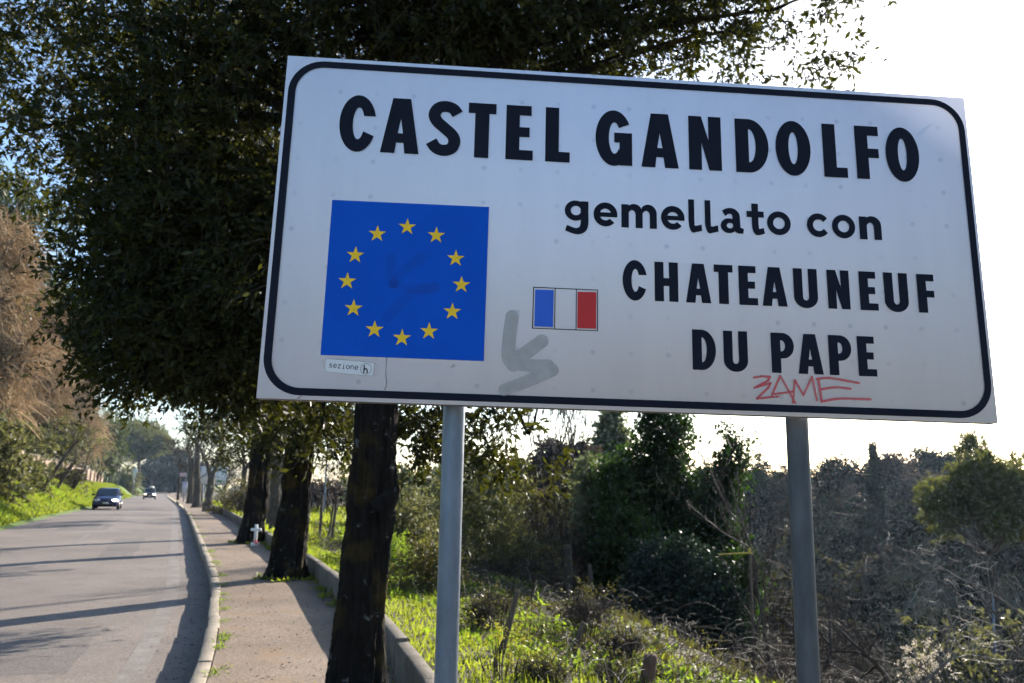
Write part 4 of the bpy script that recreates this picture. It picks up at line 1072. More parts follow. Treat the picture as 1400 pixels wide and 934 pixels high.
ivy_tower('rounded brown vine wrapped tree left of the grey conifer', [(796, 628, .5, .6), (800, 660, .9, .9), (800, 710, 1.0, 1.0)], 36, 109, n=700, mat='bare_wood', L=.18, tl=.5, name='vine_wrapped_tree', base_py=760)

k = 0
for (px, Y, tp, w, mt, kind, n, lab, bp) in [
    (560, 26, 668, 2.4, 'olive', 'leafy', 360, 'loose olive green shrub between the near trunk and the left post', 770),
    (548, 40, 640, 3.6, 'grey_leaf', 'leafy', 420, 'grey green shrub in the field behind the near trunk', 720),
    (600, 44, 640, 4.0, 'grey_leaf', 'leafy', 420, 'grey green thicket directly behind the left post', 720),
    (655, 22, 652, 2.6, 'olive', 'leafy', 520, 'tall olive shrub right of the left post', 790),
    (690, 24, 690, 1.8, 'olive', 'bare', 160, 'thin twiggy olive shrub at the top of the grassy slope', 790),
    (640, 36, 622, 3.0, 'grey_leaf', 'leafy', 420, 'hazy grey green tree behind the olive shrub', 720),
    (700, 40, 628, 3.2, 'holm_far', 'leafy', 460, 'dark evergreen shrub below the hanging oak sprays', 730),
    (735, 23, 650, 2.4, 'bramble', 'bare', 180, 'dark tangle of vines and dead stems on the slope', 800),
    (780, 24, 640, 2.2, 'bramble', 'bare', 140, 'brown vine tangle beside the ivy flecked stem', 810),
    (720, 20, 730, 2.2, 'bramble', 'bare', 220, 'low bramble thicket at the upper edge of the slope', 800),
    (575, 15, 752, 1.2, 'bramble', 'leafy', 200, 'small bramble shrub behind the low wall', 812),
    (535, 17, 735, .9, 'bright', 'leafy', 120, 'small fresh green shrub beside the near trunk', 790),
    (800, 16, 800, 1.3, 'bramble', 'bare', 40, 'tangle of pale dead stems in the middle of the slope', 870),
    (850, 14, 848, 1.1, 'bramble', 'bare', 60, 'bramble clump at the foot of the ivy mound', 900),
    (740, 9.0, 885, .8, 'bramble', 'bare', 60, 'reddish bramble clump at the bottom between the two posts', 945),
    (690, 8.6, 862, .7, 'yellow_leaf', 'leafy', 26, 'yellow green leafy weed right of the left post foot', 940),
    (830, 9.5, 892, .9, 'bramble', 'bare', 50, 'low bramble at the bottom edge below the ivy mound', 950),
    (900, 10.5, 900, 1.1, 'bramble', 'bare', 110, 'tangled bramble beside the reddish stump', 950),
    (965, 12, 870, .5, 'yellow_leaf', 'leafy', 22, 'thin climbing weed with yellow leaves near the ivy mound', 960),
    (1000, 12, 905, 1.0, 'bramble', 'bare', 60, 'bramble below the ivy stem at the bottom edge', 960),
    (740, 13, 836, .7, 'bright', 'leafy', 30, 'fresh green weed clump in the middle of the slope', 872),
    (670, 14.5, 800, 1.2, 'bramble', 'bare', 60, 'dry twiggy shrub on the upper grass', 860),
    (1060, 24, 715, 3.2, 'bramble', 'bare', 50, 'bare brown brush left of the right post', 900),
    (1150, 26, 738, 3.6, 'bramble', 'bare', 30, 'bare brown brush right of the right post', 900),
    (1060, 16, 800, 2.2, None, 'bare', 0, 'dense bare twigs at the foot of the right post', 950),
    (1330, 16, 840, 2.4, 'olive', 'bare', 60, 'twiggy shrub with a few leaves at the lower right corner', 960),
    (1390, 20, 790, 3.0, None, 'bare', 0, 'bare brush at the right picture edge', 950),
    (455, 30, 728, 2.0, 'bramble', 'leafy', 160, 'weedy shrub at the foot of the field fence', 760),
    (470, 26, 735, 1.4, 'bright', 'leafy', 110, 'green weed clump beside the near trunk behind the wall', 765),
    (318, 44, 670, 3.2, 'bramble', 'leafy', 240, 'green weeds behind the wall below the billboard', 705),
    (345, 40, 655, 2.4, 'bramble', 'bare', 120, 'brown hedge beyond the wall right of the billboard', 700),
    (435, 62, 660, 4.5, 'bare_wood', 'bare', 200, 'dark brown hedge at the far side of the field', 690),
    (470, 66, 655, 5.0, 'bare_wood', 'bare', 200, 'second brown hedge at the far side of the field', 690),
    (515, 60, 650, 5.0, 'grey_leaf', 'leafy', 300, 'grey hedge behind the near trunk at the field edge', 690)]:
    k += 1
    if Y <= 17 and px < 880: Y2 = hit(px, min(bp, 930)); w *= Y2 / Y; Y = Y2
    nearb = Y < 13 and px < 1100
    bush(lab, px, Y, tp, w * (.75 if nearb else 1), 200 + k, mt, kind, n=int(n * (.5 if nearb else 1)), L=(.6 if nearb else 1) * {'bramble': .075, 'bright': .10, 'yellow_leaf': .075, 'olive': .12}.get(mt, .17) * (1.5 if Y > 35 else 1), base_py=bp,
         tl=.3 if Y < 18 else .45, stem='twig', stems=(36 if kind == 'leafy' else 46) if Y < 30 else 30)

# bare trees and thin poles on the right
bare_tree('tall bare tree with forked twigs left of the right post', 1040, 20, 500, 301, r=.07, n=(6, 5, 4), base_z=float(P(1030, 930, 20)[2]), lean=(.7, 0), wob=.10)
bare_tree('thin bare stems rising against the sky under the sign', 740, 26, 430, 302, r=.06, n=(8, 5, 4), base_z=float(P(740, 790, 26)[2]), up=.5, spread=.5)
bare_tree('bare stems against the sky left of the grey conifer', 790, 27, 430, 303, r=.06, n=(7, 5, 4), base_z=float(P(790, 790, 27)[2]), up=.5, spread=.5)
bare_tree('low forked dark bare tree crossing behind the right post', 1075, 18, 690, 304, r=.06, n=(6, 5, 5), base_z=float(P(1040, 940, 18)[2]), lean=(.9, 0), wob=.16)
bare_tree('dead leaning branch in the dark tangle', 770, 23, 690, 305, r=.07, n=(5, 4, 4), base_z=float(P(690, 790, 23)[2]), lean=(1.5, 0))
bare_tree('leafless sapling near the pale trunk on the right', 1290, 15, 770, 306, r=.03, n=(8, 6, 4), base_z=float(P(1290, 960, 15)[2]), tw='pale_twig', spread=.9)
bare_tree('leafless sapling with pale twigs at the lower right corner', 1370, 11, 760, 307, r=.028, n=(9, 6, 4), base_z=float(P(1370, 1000, 11)[2]), tw='pale_twig', spread=1.0, up=.0)
bare_tree('pale barked leaning sapling under the umbrella pine', 1336, 22, 755, 308, r=.07, n=(5, 4, 3), base_z=float(P(1345, 900, 22)[2]), mat='galv', tw='pale_twig', lean=(-.2, 0))
bare_tree('thin bare shrub stem reaching in at the right edge', 1396, 13, 640, 309, r=.03, n=(9, 6, 4), base_z=float(P(1396, 960, 13)[2]), tw='pale_twig', spread=1.0, up=.05)

for k, (px, Y, tp, bp, lab) in enumerate([(1075, 30, 640, 900, 'bare grey brown tree half hidden by the right post'), (1130, 34, 655, 900, 'slender bare tree just right of the right post'), (1010, 32, 640, 900, 'bare tree behind the tip of the leaning ivy tree'), (1110, 22, 770, 950, 'thorny bare bush tree at the lower right of the post'), (1210, 20, 800, 950, 'thorny bare bush tree above the seed heads')]):
    bare_tree(lab, px, Y, tp - .35 * (bp - tp), 340 + k, r=.08, n=(7, 5, 4), base_z=float(P(px, bp, Y)[2]), tw='twig', spread=.95, up=.08, wob=.2)
# arching pale canes at the lower right
rg = np.random.default_rng(333)
for k, (p0, p1, Y, sag, lab) in enumerate([((1250, 960), (1335, 880), 9, .10, 'pale arching cane nearest the seed heads'), ((1262, 934), (1368, 905), 9, .16, 'pale cane arching low at the bottom edge'), ((1375, 960), (1300, 850), 9.5, .05, 'straight pale cane leaning left at the right corner'),
                                           ((1320, 980), (1225, 790), 11, .10, 'long thin cane leaning towards the right post'), ((1400, 900), (1290, 838), 9, .06, 'pale cane entering from the right edge'), ((1410, 850), (1330, 800), 9, .04, 'short pale cane entering above the others')]):
    a0 = P(*p0, Y); a1 = P(*p1, Y)
    b = a0.copy(); b[2] = float(ground_z(a0[0], a0[1]))
    t = thing('dry_cane', lab, 'cane', b, 'dry canes at the lower right')
    p = curve_to(a0, a1, sag, 10); p = np.vstack([[b], p])
    put('stem', Acc().add(*tubes(p[None], np.linspace(.012, .004, 11)[None], 5)), M['pale_twig'], t)
    a = Acc()
    for q, r in grow(rg, p[4:11], rdir(rg, 7) + nrm(a1 - a0), np.full(7, .4), np.full(7, .004), 2, 3, K=5, spread=.9): a.add(*tubes(q, np.maximum(r, .0022), 3))
    put('side_twigs', a, M['pale_twig'], t)
b = P(1255, 905, 9.5); gb = b.copy(); gb[2] = float(ground_z(b[0], b[1]))
t = thing('seed_heads', 'cluster of fluffy cream seed heads at the lower right', 'weed', gb)
n = 60; c = b + rg.normal(size=(n, 3)) * [.16, .15, .12]
put('stems', Acc().add(*tubes(np.stack([np.repeat(gb[None], n, 0) + rg.normal(size=(n, 3)) * [.15, .15, 0], (c + gb) / 2 + rg.normal(size=(n, 3)) * .05, c], 1), np.repeat([[.004, .003, .002]], n, 0), 3)), M['pale_twig'], t)
cc = np.repeat(c, 16, 0) + rg.normal(size=(n * 16, 3)) * .016
put('fluff', Acc().add(*leafv(cc, rdir(rg, len(cc)), rdir(rg, len(cc)), .022, .014)), M['seed'], t)

# pole with a yellow bar
M['yellow_paint'] = plain('yellow_paint', (.40, .27, .03), .45)
yb = P(1025, 757, 17); yf = P(1033, 940, 17)
yf[2] = min(yf[2], float(ground_z(yf[0], yf[1])))
t = thing('marker_pole', 'thin dark pole topped by a short yellow bar left of the right post', 'pole', yf)
put('pole', Acc().add(*tubes(np.array([[yf - UP * .2, (yf + yb) / 2, yb]]), np.array([[.035, .032, .03]]), 8)), M['stake'], t)
y2 = P(983, 758, 17)
put('yellow_bar', Acc().add(*tubes(np.array([[yb + [.05, 0, .02], (yb + y2) / 2 + UP * .01, y2]]), np.array([[.014, .013, .011]]), 8)), M['yellow_paint'], t)
put('bar_cap', Acc().add(*tubes(np.array([[yb + [0, 0, -.03], yb + [0, 0, .03], yb + [0, 0, .11], yb + [0, 0, .12]]]), np.array([[.024, .028, .028, .008]]), 10)), M['yellow_paint'], t)
a0 = P(1030, 770, 17.5); a1 = P(1065, 940, 17.5); a1[2] -= 1.0
t = thing('leaning_pole', 'thin leaning dead stem right of the yellow topped pole', 'pole', a1)
put('stem', Acc().add(*tubes(curve_to(a1, a0, .05, 8)[None], np.linspace(.045, .02, 8)[None], 6)), M['bark_plain'], t)

# wooden stakes on the slope and the field fence
def stake(name, label, p0, p1, Y, r, mat='stake', cat='stake', group=None, blunt=.8, seed=0):
    if Y < 13: Y = hit(*p0)
    a0 = P(*p0, Y); a1 = P(*p1, Y)
    gz = float(ground_z(a0[0], a0[1]))
    a0 = np.array([a0[0], a0[1], min(gz, a0[2]) - .15])
    t = trunk_mesh([a0, a0 * .5 + a1 * .5, a1, a1 + UP * .012], [r, r * .95, r * blunt, r * .2], seed, sides=12, K=18, ridge=.05, flare=0.02)
    o = put(name, t, M[mat], None, smooth=False)
    return tag(o, label, cat, group)
stake('wooden_stake', 'long leaning weathered stake on the grassy slope', (680, 895), (708, 808), 10.5, .035, seed=1)
stake('wooden_stake', 'shorter leaning stake right of the long one on the slope', (778, 895), (797, 852), 11.5, .035, seed=2)
stake('tree_stump', 'reddish cut stump at the bottom edge right of the slope', (878, 940), (890, 896), 8.6, .075, 'stake_red', 'stump', blunt=.95, seed=3)
stake('dead_trunk', 'dark dead upright trunk under the vine tangle', (776, 815), (776, 745), 21, .13, 'bark_plain', 'trunk', blunt=.8, seed=4)
stake('dead_trunk', 'short dark broken trunk right of the upright dead one', (815, 835), (806, 772), 19, .09, 'bark_plain', 'trunk', blunt=.5, seed=5)
for k, (p0, p1, Y, lab) in enumerate([((437, 737), (441, 677), 27, 'leftmost fence post in the field right of the second oak'), ((452, 742), (461, 680), 26, 'middle fence post in the field leaning right'), ((473, 745), (477, 681), 25, 'fence post nearest the near trunk in the field'), ((448, 737), (456, 690), 26.6, 'short slanting prop beside the middle fence post')]):
    stake('fence_post', lab, p0, p1, Y, .05 if k < 3 else .04, 'stake', 'fence post', 'fence posts in the field', seed=10 + k)

# ------------------------------------------------------------------ wooded hillside beyond the valley
rg = np.random.default_rng(404)
def hill_wood(name, n, sel, mat, L, nl, seed, label, tl=1.0, hgt=(1.5, 4.0)):
    rg = np.random.default_rng(seed)
    az = np.radians(rg.uniform(2, 44, n)); D = 46 + 100 * rg.random(n) ** .8
    x = D * np.sin(az); y = D * np.cos(az)
    z = ground_z(x, y)
    keep = sel(x, y, rg.random(n))
    x, y, z = x[keep], y[keep], z[keep]; m = len(x)
    h = rg.uniform(*hgt, m)
    # leaves over the shell of each crown, a few lobes to a crown, facing outwards like real foliage
    lob = 7
    la = rg.random((m, lob)) * 6.28; lz = rg.random((m, lob)); lr = np.sqrt(rg.random((m, lob))) * .5
    lc = np.stack([x[:, None] + np.cos(la) * lr * h[:, None], y[:, None] + np.sin(la) * lr * h[:, None], z[:, None] + h[:, None] * (.35 + .5 * lz)], -1).reshape(-1, 3)
    ls = (np.repeat(h, lob) * (.20 + .12 * rg.random(m * lob)))
    u = rdir(rg, len(lc) * nl); rr = (.72 + .34 * rg.random(len(u)))
    c = np.repeat(lc, nl, 0) + u * (np.repeat(ls, nl) * rr)[:, None] * [1, 1, .85]
    ll = L * (.5 + .9 * rg.random(len(u)))
    a = Acc().add(*leafv(c, rdir(rg, len(u)) + u * .35, u + rdir(rg, len(u)) * .45, ll, ll * .6))
    st = np.stack([np.stack([x, y, z - .3], 1), np.stack([x, y, z + h * .7], 1)], 1)
    a.add(*tubes(st, np.repeat([[.09, .05]], m, 0), 4))
    return tag(put(name, a, M[mat]), label, 'woodland', kind='stuff')
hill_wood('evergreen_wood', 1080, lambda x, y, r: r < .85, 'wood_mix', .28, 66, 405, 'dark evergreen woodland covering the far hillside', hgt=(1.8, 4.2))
hill_wood('bare_wood', 620, lambda x, y, r: (r < .28) | ((x * .62 + y * .75) > 95), 'bare_wood', .24, 42, 406, 'pale brown leafless woodland mixed into the far hillside', hgt=(1.5, 3.2))
rgf = np.random.default_rng(411)
m = 150; fx = rgf.uniform(-215, -70, m); fy = rgf.uniform(330, 400, m); fz = ground_z(fx, fy); fh = rgf.uniform(8, 15, m)
th = rgf.random((m, 16)) * 6.28; ph = rgf.random((m, 16)) ** .7
fc = np.stack([fx[:, None] + np.cos(th) * fh[:, None] * .45, fy[:, None] + np.sin(th) * fh[:, None] * .45, fz[:, None] + fh[:, None] * (.1 + .9 * ph)], -1).reshape(-1, 3)
tag(put('far_wood', Acc().add(*twig_leaves(rgf, fc, rdir(rgf, len(fc)) + UP * .5, 3.0 * np.ones(len(fc)), 12, .9, wl=.3, jitter=.6)), M['bare_wood']), 'grey brown woodland on the horizon behind the road end', 'woodland', kind='stuff')
# single trees told apart on the ridge
def cypress(label, px, Y, top_py, base_py, w, seed):
    rng = np.random.default_rng(seed)
    tp = P(px, top_py, Y); b = P(px, base_py, Y); b[0] = tp[0]; b[1] = tp[1]
    b[2] = min(b[2], float(ground_z(b[0], b[1])))
    t = thing('cypress', label, 'tree', b)
    h = tp[2] - b[2]; n = 1500
    put('trunk', Acc().add(*tubes(np.array([[b - UP * .3, b + UP * h * .5, tp - UP * .3]]), np.array([[.2, .12, .03]]), 8)), M['bark_plain'], t)
    zz = rng.random(n) ** .8; rr = w * .5 * np.clip(1.0 - zz, 0, 1) ** .95 * (.7 + .35 * rng.random(n)); an = rng.random(n) * 6.28
    c = b + np.stack([rr * np.cos(an), rr * np.sin(an), zz * h * .97], 1)
    d = nrm(np.stack([np.cos(an) * .3, np.sin(an) * .3, np.ones(n)], 1) + rng.normal(size=(n, 3)) * .15)
    put('crown', Acc().add(*twig_leaves(rng, c, d, (.3 + .7 * rng.random(n)) * (1.15 - .3 * zz), 10, .3, droop=0, wl=.3)), M['cypress'], t)
cypress('slender dark cypress standing on the far ridge', 1193, 80, 609, 745, 2.8, 501)
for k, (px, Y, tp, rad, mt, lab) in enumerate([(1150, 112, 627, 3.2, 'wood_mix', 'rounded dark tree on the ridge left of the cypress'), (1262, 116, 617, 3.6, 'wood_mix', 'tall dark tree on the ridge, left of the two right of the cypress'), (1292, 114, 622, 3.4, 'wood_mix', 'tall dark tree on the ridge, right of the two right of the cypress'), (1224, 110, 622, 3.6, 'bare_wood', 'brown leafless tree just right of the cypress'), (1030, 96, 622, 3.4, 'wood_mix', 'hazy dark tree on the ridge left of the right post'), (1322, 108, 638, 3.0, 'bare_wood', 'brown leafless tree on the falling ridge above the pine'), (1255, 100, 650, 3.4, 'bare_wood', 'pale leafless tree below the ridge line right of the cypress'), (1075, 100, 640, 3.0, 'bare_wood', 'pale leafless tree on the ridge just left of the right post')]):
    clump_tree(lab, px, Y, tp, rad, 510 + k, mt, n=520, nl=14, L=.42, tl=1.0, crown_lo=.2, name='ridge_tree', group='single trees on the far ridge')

# ------------------------------------------------------------------ grass and weeds (uncountable)
def grass(name, label, n, dlo, dhi, ylo, yhi, hgt, wid, mat, seed, ypow=1.0, dens=None, lean=.45):
    rg = np.random.default_rng(seed)
    y = ylo + (yhi - ylo) * rg.random(n) ** ypow; d = dlo + (dhi - dlo) * rg.random(n)
    if dens is not None:
        kq = rg.random(n) < dens(d, y); y = y[kq]; d = d[kq]
    n = len(y)
    x, yw = offs(d, y)
    z = ground_z(x, yw) - .01
    dr = nrm(rg.normal(size=(n, 3)) * lean + UP)
    h = hgt * (.5 + .9 * rg.random(n)) * (1 + .012 * y)
    V, F = leafv(np.stack([x, yw, z], 1), dr, rdir(rg, n), h, wid * (1 + .02 * y) * (.6 + .8 * rg.random(n)), mid=.35)
    return tag(put(name, Acc().add(V, F), M[mat]), label, 'grass', kind='stuff')
e0 = PAVE_W + WALL_T
clump = lambda d, y: .12 + .88 * (np.sin(d * 2.1 + y * .7) * np.sin(y * 1.9 - d) + .35 * np.sin(5 * d + 3 * y) > -.05)
grass('slope_grass', 'sunlit green grass and weeds on the slope right of the low wall', 70000, e0 + .02, e0 + 6.5, 2.5, 30, .088, .015, 'grass', 601, 1.25, lambda d, y: np.maximum(clump(d, y), 1.0 * (d < e0 + 1.1)) * (1 - .8 * sstep(e0 + 1.4, e0 + 4.2, d)))
grass('slope_weeds', 'broad leaved weeds among the slope grass', 16000, e0 + .02, e0 + 6, 3, 26, .11, .05, 'bright', 602, 1.2, lambda d, y: (np.sin(d * 1.3 + y * 1.1) * np.sin(y * .8 + 2) > .08) * .85, .8)
grass('slope_litter', 'dry stalks and fallen leaves on the lower slope', 15000, e0 + 2.0, e0 + 9, 4, 26, .12, .035, 'bramble', 603, 1.1, None, 1.0)
grass('field_grass', 'flat grass of the field beyond the second oak', 15000, e0, e0 + 16, 24, 80, .20, .05, 'grass', 604, 1.2)
grass('bank_grass', 'bright green grass on the left road bank', 85000, -ROAD_W - 4.0, -ROAD_W + .10, 18, 150, .13, .030, 'grass_bank', 605, 1.35, lambda d, y: np.where(d > -ROAD_W, .35, 1.0))
grass('bank_weeds', 'leafy weeds on the left road bank', 9000, -ROAD_W - 4.0, -ROAD_W - .3, 18, 80, .14, .10, 'bright', 606, 1.3, lambda d, y: (np.sin(d * 1.7 + y * .9) > .2) * 1.0, .9)

def dry_vines(name, label, n, seed, mat, r0):
    rg = np.random.default_rng(seed)
    y = 5 + 20 * rg.random(n) ** 1.2; d = e0 + 1.0 + 6.5 * rg.random(n)
    x, yw = offs(d, y); b = np.stack([x, yw, ground_z(x, yw) + .02], 1)
    K = 7; an = rg.random(n) * 6.28; L = .35 + .9 * rg.random(n); h = .08 + .35 * rg.random(n) ** 2
    t = np.linspace(0, 1, K)
    pp = b[:, None] + np.stack([np.cos(an)[:, None] * L[:, None] * t, np.sin(an)[:, None] * L[:, None] * t, h[:, None] * np.sin(np.pi * t * (.6 + .4 * rg.random((n, 1))))], -1)
    pp += np.cumsum(rg.normal(size=pp.shape) * .03, 1)
    rr = r0 * (.6 + .8 * rg.random((n, 1))) * np.linspace(1.2, .5, K)[None] * (1 + .04 * y[:, None])
    return tag(put(name, Acc().add(*tubes(pp, rr, 3)), M[mat]), label, 'vines', kind='stuff')
dry_vines('dry_vines', 'brown dry vines and twigs sprawling over the slope', 2200, 611, 'twig', .0028)
dry_vines('pale_stalks', 'pale dead stalks lying over the slope', 260, 612, 'pale_twig', .0024)

def weed_tufts(name, label, spots, seed, mat='bright', L=.05, per=26, sp=.05):
    rg = np.random.default_rng(seed)
    c = np.repeat(np.array(spots), per, 0)
    c = c + rg.normal(size=c.shape) * [sp, sp * 1.6, 0] + [0, 0, .003]
    d = nrm(rg.normal(size=c.shape) * [1, 1, .3] + UP * .55)
    return tag(put(name, Acc().add(*leafv(c, d, UP + rg.normal(size=c.shape) * .4, L * (.5 + rg.random(len(c))), L * .45)), M[mat]), label, 'weeds', kind='stuff')
rg = np.random.default_rng(44)
sp = []
for y in np.concatenate([rg.uniform(5, 9.5, 60), rg.uniform(9.5, 22, 60), rg.uniform(22, 45, 30)]):
    if math.sin(y * 2.3) + math.sin(y * 5.1 + 1) < -.25: continue
    x, yw = offs(.165 + abs(rg.normal()) * .03, y); sp.append((x, yw, dip(y) + .002))
weed_tufts('kerb_weeds', 'small green weeds growing along the inner edge of the kerb', sp, 701, L=.034, per=15, sp=.04)
sp = []
for (bx, by) in ((bA[0], bA[1]), (bB[0], bB[1]), (bC[0], bC[1])):
    for k in range(16):
        an = rg.random() * 6.28; r = .42 + .18 * rg.random(); sp.append((bx + r * math.cos(an), by + r * math.sin(an), .005))
for k in range(70):
    y = rg.uniform(5, 30); x, yw = offs(PAVE_W - .03 - abs(rg.normal()) * .05, y); sp.append((x, yw, .004))
weed_tufts('foot_weeds', 'weeds at the feet of the oaks and the low wall', sp, 702, mat='grass', L=.08, per=20, sp=.05)
# fallen leaves scattered on the pavement and gutter
n = 1500; y = rg.uniform(4.5, 30, n); d = np.where(rg.random(n) < .6, rg.uniform(.3, 1.65, n), -np.abs(rg.normal(size=n)) * .25 - .02)
x, yw = offs(d, y)
z = np.where(d > 0, .012, ROAD_Z - .012 * np.abs(d + 3.2) + .006)
tag(put('fallen_leaves', Acc().add(*leafv(np.stack([x, yw, z], 1), rg.normal(size=(n, 3)) * [1, 1, .12], UP + rg.normal(size=(n, 3)) * .25, .025 + .025 * rg.random(n), .016)), M['twig']), 'dry leaves scattered on the pavement and in the gutter', 'leaves', kind='stuff')

# ------------------------------------------------------------------ memorial cross, boards, lamp pole
M['white_paint'] = plain('white_paint', (.74, .73, .71), .55, var=.05)
M['dark_metal'] = plain('dark_metal', (.06, .06, .065), .5, metal=.4)
M['red_petal'] = leaf_mat('red_petal', [(0, (.35, .02, .03)), (1, (.55, .08, .09))], (.5, .05, .05), .3)
cb = P(349, 741, 21.8); cb[2] = 0.0
t = thing('memorial_cross', 'small white roadside memorial cross at the foot of the third oak', 'cross', cb)
put('plinth', Acc().box(cb + UP * .04, (.20, .16, .09)), M['white_paint'], t)
put('upright', Acc().box(cb + UP * .32, (.075, .04, .47)), M['white_paint'], t)
put('crossbar', Acc().box(cb + UP * .42 + np.array([0, -.003, 0]), (.27, .045, .075)), M['white_paint'], t)
rg = np.random.default_rng(9); c = cb + np.array([.05, -.09, .09]) + rg.normal(size=(60, 3)) * .03
put('flowers', Acc().add(*leafv(c, rdir(rg, 60) + UP * .5, rdir(rg, 60), .035, .025)), M['red_petal'], t)

def board(name, label, cx, cy, Y, w, h, posts, mat, base_py, cat='sign'):
    c = P(cx, cy, Y); b = c.copy(); b[2] = float(ground_z(c[0], c[1])) if dperp(c[0], c[1]) > PAVE_W else float(dip(Y))
    t = thing(name, label, cat, b)
    put('panel', Acc().box(c, (w, .05, h)), mat, t)
    f = Acc()
    for (o, s) in (((0, 0, h / 2), (w + .06, .07, .05)), ((0, 0, -h / 2), (w + .06, .07, .05)), ((-w / 2, 0, 0), (.05, .072, h - .05)), ((w / 2, 0, 0), (.05, .072, h - .05))): f.box(c + np.array(o), s)
    put('frame', f, M['galv'], t)
    for px in posts:
        put('post', Acc().box(np.array([c[0] + px, c[1] + .08, (b[2] + c[2]) / 2 - .1]), (.09, .09, c[2] - b[2] + .2)), M['galv'], t)
    return t, c
M['green_print'] = plain('green_print', (.05, .25, .08), .5)
M['grey_print'] = plain('grey_print', (.25, .27, .28), .5)
t, c = board('billboard', 'white billboard with faint lines behind the forked tree', 292, 650, 62, 2.05, 1.4, (-.75, .75), plain('billboard_white', (.80, .80, .79), .5, var=.04), 690)
put('print_band', Acc().box(c + np.array([0, -.035, .33]), (1.2, .012, .07)), M['grey_print'], t)
put('print_band', Acc().box(c + np.array([.1, -.035, -.1]), (.7, .012, .06)), M['grey_print'], t)
put('print_band', Acc().box(c + np.array([.5, -.035, -.42]), (.42, .012, .12)), M['green_print'], t)
t, c = board('banner_sign', 'narrow tall pale banner sign at the far pavement end', 252, 668, 88, .55, 1.5, (.0,), plain('banner_pale', (.60, .60, .70), .5, var=.05), 690)
t, c = board('pink_sign', 'small pinkish sign above the pale banner sign', 250, 649, 92, .75, .42, (.3,), plain('sign_pink', (.60, .40, .45), .5, var=.05), 690)
t, c = board('white_plate', 'small white plate on a post at the far left roadside', 184, 646, 150, .8, 1.6, (.0,), M['white_paint'], 690)
q = P(449, 590, 58); b = q.copy(); b[2] = float(ground_z(q[0], q[1]))
t = thing('lamp_pole', 'thin grey lamp pole beyond the field right of the second oak', 'pole', b)
put('pole', Acc().add(*tubes(np.array([[b - UP * .2, (b + q) / 2, q]]), np.array([[.08, .065, .05]]), 8)), M['galv'], t)
put('lamp_arm', Acc().add(*tubes(np.array([[q - UP * .1, q + [.4, 0, .25], q + [1.1, 0, .3]]]), np.array([[.04, .035, .03]]), 6)), M['galv'], t)
put('lamp_head', Acc().box(q + np.array([1.3, 0, .28]), (.55, .2, .1)), M['dark_metal'], t)

# ------------------------------------------------------------------ cars
M['car_blue'] = plain('dark_blue_car_paint', (.010, .018, .075), .25, metal=.35, spec=.6, var=.05)
M['car_dark'] = plain('dark_grey_car_paint', (.022, .026, .042), .3, metal=.3, spec=.6, var=.05)
M['car_glass'] = plain('car_glass', (.02, .028, .032), .08, spec=.7, var=.02)
M['tyre'] = plain('tyre_rubber', (.012, .012, .012), .9)
M['rim_metal'] = plain('rim_metal', (.35, .35, .36), .35, metal=.8)
M['black_trim'] = plain('black_trim', (.012, .012, .014), .5)
M['lamp_lens'] = plain('lamp_lens', (.55, .56, .58), .15, spec=.7)
M['lamp_on'] = emit_mat('lit_headlamp', (1.0, .95, .88), 3.5)
M['lamp_dim'] = emit_mat('dim_headlamp', (1.0, .80, .60), 1.4)

def loft(secs):
    """closed sections (K,3) joined in order, ends capped"""
    a = Acc(); S = np.array(secs); n, K, _ = S.shape
    idx = np.arange(n * K).reshape(n, K); nx = np.roll(idx, -1, 1)
    F = np.stack([idx[:-1], nx[:-1], nx[1:], idx[1:]], -1).reshape(-1, 4)
    a.add(S.reshape(-1, 3), F)
    for e, rev in ((0, True), (n - 1, False)):
        v = S[e]; cc = v.mean(0)
        V = np.vstack([v, cc]); f = [[k, (k + 1) % K, K] for k in range(K)]
        a.add(V, [x[::-1] for x in f] if rev else f)
    return a
def sec(y, w, b, tz, sh=.86):
    hw = w / 2
    prof = [(-.80, b), (-.97, b + .10), (-1.0, b + (tz - b) * .45), (-.96, tz - (tz - b) * .18), (-sh, tz - .02), (-sh * .6, tz), (0, tz + .015)]
    pts = [(x * hw, y, z) for x, z in prof] + [(-x * hw, y, z) for x, z in prof[-2::-1]]
    return pts
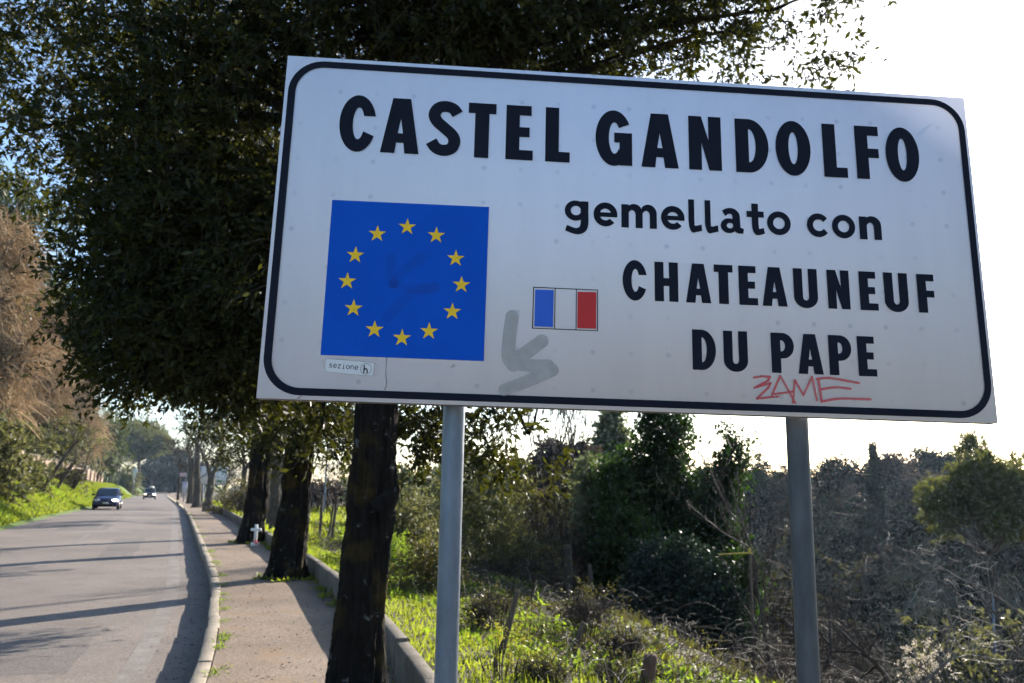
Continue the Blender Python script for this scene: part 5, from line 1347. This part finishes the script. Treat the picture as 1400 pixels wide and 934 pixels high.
def car(label, px, py, Y, paint, W, H, lamps, roof_load=False, name='oncoming_car', seed=0):
    base = P(px, py, Y); d = float(dperp(base[0], base[1])); zg = ROAD_Z + float(dip(Y)) - .012 * abs(d + 3.2) + .004
    t = thing(name, label, 'car', (base[0], base[1], zg), 'oncoming cars')
    t.rotation_euler = (0, 0, math.atan(-float(slope(Y))))
    L = 3.9; s = H / 1.5
    body = loft([sec(-L / 2, W * .86, .30, .62 * s), sec(-L / 2 + .12, W * .95, .22, .74 * s), sec(-L / 2 + .45, W, .20, .84 * s), sec(-1.0, W, .20, .97 * s), sec(-.2, W, .20, .98 * s), sec(.9, W, .20, .99 * s), sec(L / 2 - .35, W * .98, .22, 1.0 * s), sec(L / 2, W * .9, .30, .92 * s)])
    put('body', body, paint, t, smooth=True, local=True)
    def cab(y, w, tz): 
        hw = w / 2; bz = .94 * s
        return [(-hw, y, bz), (-hw * .98, y, bz + (tz - bz) * .4), (-hw * .86, y, tz - .05), (-hw * .7, y, tz), (hw * .7, y, tz), (hw * .86, y, tz - .05), (hw * .98, y, bz + (tz - bz) * .4), (hw, y, bz)]
    put('cabin', loft([cab(-.95, W * .88, .96 * s), cab(-.25, W * .88, 1.43 * s), cab(.3, W * .9, H), cab(1.2, W * .88, H - .03), cab(1.75, W * .84, 1.05 * s)]), paint, t, smooth=True, local=True)
    # windscreen, side and rear windows set just outside the cabin
    def quad(pts): return Acc().add(np.array(pts), [[0, 1, 2, 3]])
    put('windscreen', quad([(-W * .40, -.935, 1.01 * s), (W * .40, -.935, 1.01 * s), (W * .355, -.295, 1.425 * s), (-W * .355, -.295, 1.425 * s)]), M['car_glass'], t, local=True)
    for sd in (-1, 1):
        x0 = W * .452 * sd; x1 = W * .405 * sd
        put('side_window', quad([(x0, -.60, 1.02 * s), (x0, .40, 1.02 * s), (x1, .36, H - .10), (x1, -.16, H - .12)]), M['car_glass'], t, local=True)
        put('side_window', quad([(x0, .50, 1.02 * s), (x0, 1.35, 1.04 * s), (x1, 1.15, H - .12), (x1, .46, H - .10)]), M['car_glass'], t, local=True)
        put('mirror', Acc().add(*tubes(np.array([[(W * .46 * sd, -.62, 1.0 * s), (W * .53 * sd, -.66, 1.03 * s), (W * .58 * sd, -.66, 1.04 * s), (W * .60 * sd, -.66, 1.04 * s)]]), np.array([[.02, .075, .075, .02]]), 8)), paint, t, local=True)
        hl = loft([[(sd * W * .33 + W * .115 * math.cos(k), -L / 2 + yy + .10 * abs(math.cos(k)), .665 * s + rz * math.sin(k)) for k in np.linspace(0, 2 * math.pi, 14, endpoint=False)] for yy, rz in ((.10, .085), (-.035, .080), (-.05, .04))])
        put('headlight', hl, M[lamps[0 if sd < 0 else 1]], t, local=True)
    put('grille', Acc().box((0, -L / 2 - .012, .60 * s), (W * .34, .04, .10)), M['black_trim'], t, local=True)
    put('lower_grille', Acc().box((0, -L / 2 - .006, .36 * s), (W * .62, .05, .13)), M['black_trim'], t, local=True)
    put('number_plate', Acc().box((0, -L / 2 - .036, .475 * s), (.36, .02, .11)), M['white_paint'], t, local=True)
    for sx in (-1, 1):
        for yy in (-L / 2 + .72, L / 2 - .68):
            an = np.linspace(0, 2 * np.pi, 24, endpoint=False)
            x0 = sx * (W / 2 - .17); x1 = sx * (W / 2 + .012)
            ty = loft([[(x, yy + r * math.cos(k), .30 + r * math.sin(k)) for k in an] for x, r in ((x0, .27), (x0 + (x1 - x0) * .15, .30), (x0 + (x1 - x0) * .85, .30), (x1, .27))])
            wh = put('wheel', ty, M['tyre'], t, smooth=False, local=True)
            put('rim', loft([[(x, yy + r * math.cos(k), .30 + r * math.sin(k)) for k in an] for x, r in ((x1 - sx * .02, .19), (x1 + sx * .008, .18), (x1 + sx * .014, .05))]), M['rim_metal'], wh, local=True)
    if roof_load:
        put('roof_box', loft([[(.2 + x * .36 * q, yy, H + .10 + z * .17 * q) for x, z in ((-1, -.4), (-.9, .7), (-.5, 1), (.5, 1), (.9, .7), (1, -.4))] for yy, q in ((-.5, .6), (-.3, 1), (.9, 1), (1.1, .7))]), M['white_paint'], t, local=True)
        for yy in (-.2, .8): put('roof_bar', Acc().box((0, yy, H + .02), (W * .75, .05, .04)), M['black_trim'], t, local=True)
    return t
car('dark blue hatchback driving towards the camera, headlight shining', 146, 698, 58, M['car_blue'], 1.68, 1.47, ('lamp_lens', 'lamp_on'))
car('small distant dark car with a roof box, behind the blue hatchback', 204, 684, 122, M['car_dark'], 1.72, 1.6, ('lamp_dim', 'lamp_on'), True)

# ------------------------------------------------------------------ haze
hz = Acc().box((20, 170, 14), (900, 560, 64))
hzm = bpy.data.materials.new('haze_air'); hzm.use_nodes = True
hn = hzm.node_tree; hn.nodes.clear()
ho = hn.nodes.new('ShaderNodeOutputMaterial'); hv = hn.nodes.new('ShaderNodeVolumePrincipled')
hv.inputs['Color'].default_value = (.60, .77, 1.0, 1); hv.inputs['Density'].default_value = .00019; hv.inputs['Anisotropy'].default_value = .3
hn.links.new(hv.outputs[0], ho.inputs['Volume'])
HAZE = True
if HAZE:
    tag(put('haze', hz, hzm), 'thin bluish haze in the air of the valley', 'haze', kind='stuff')
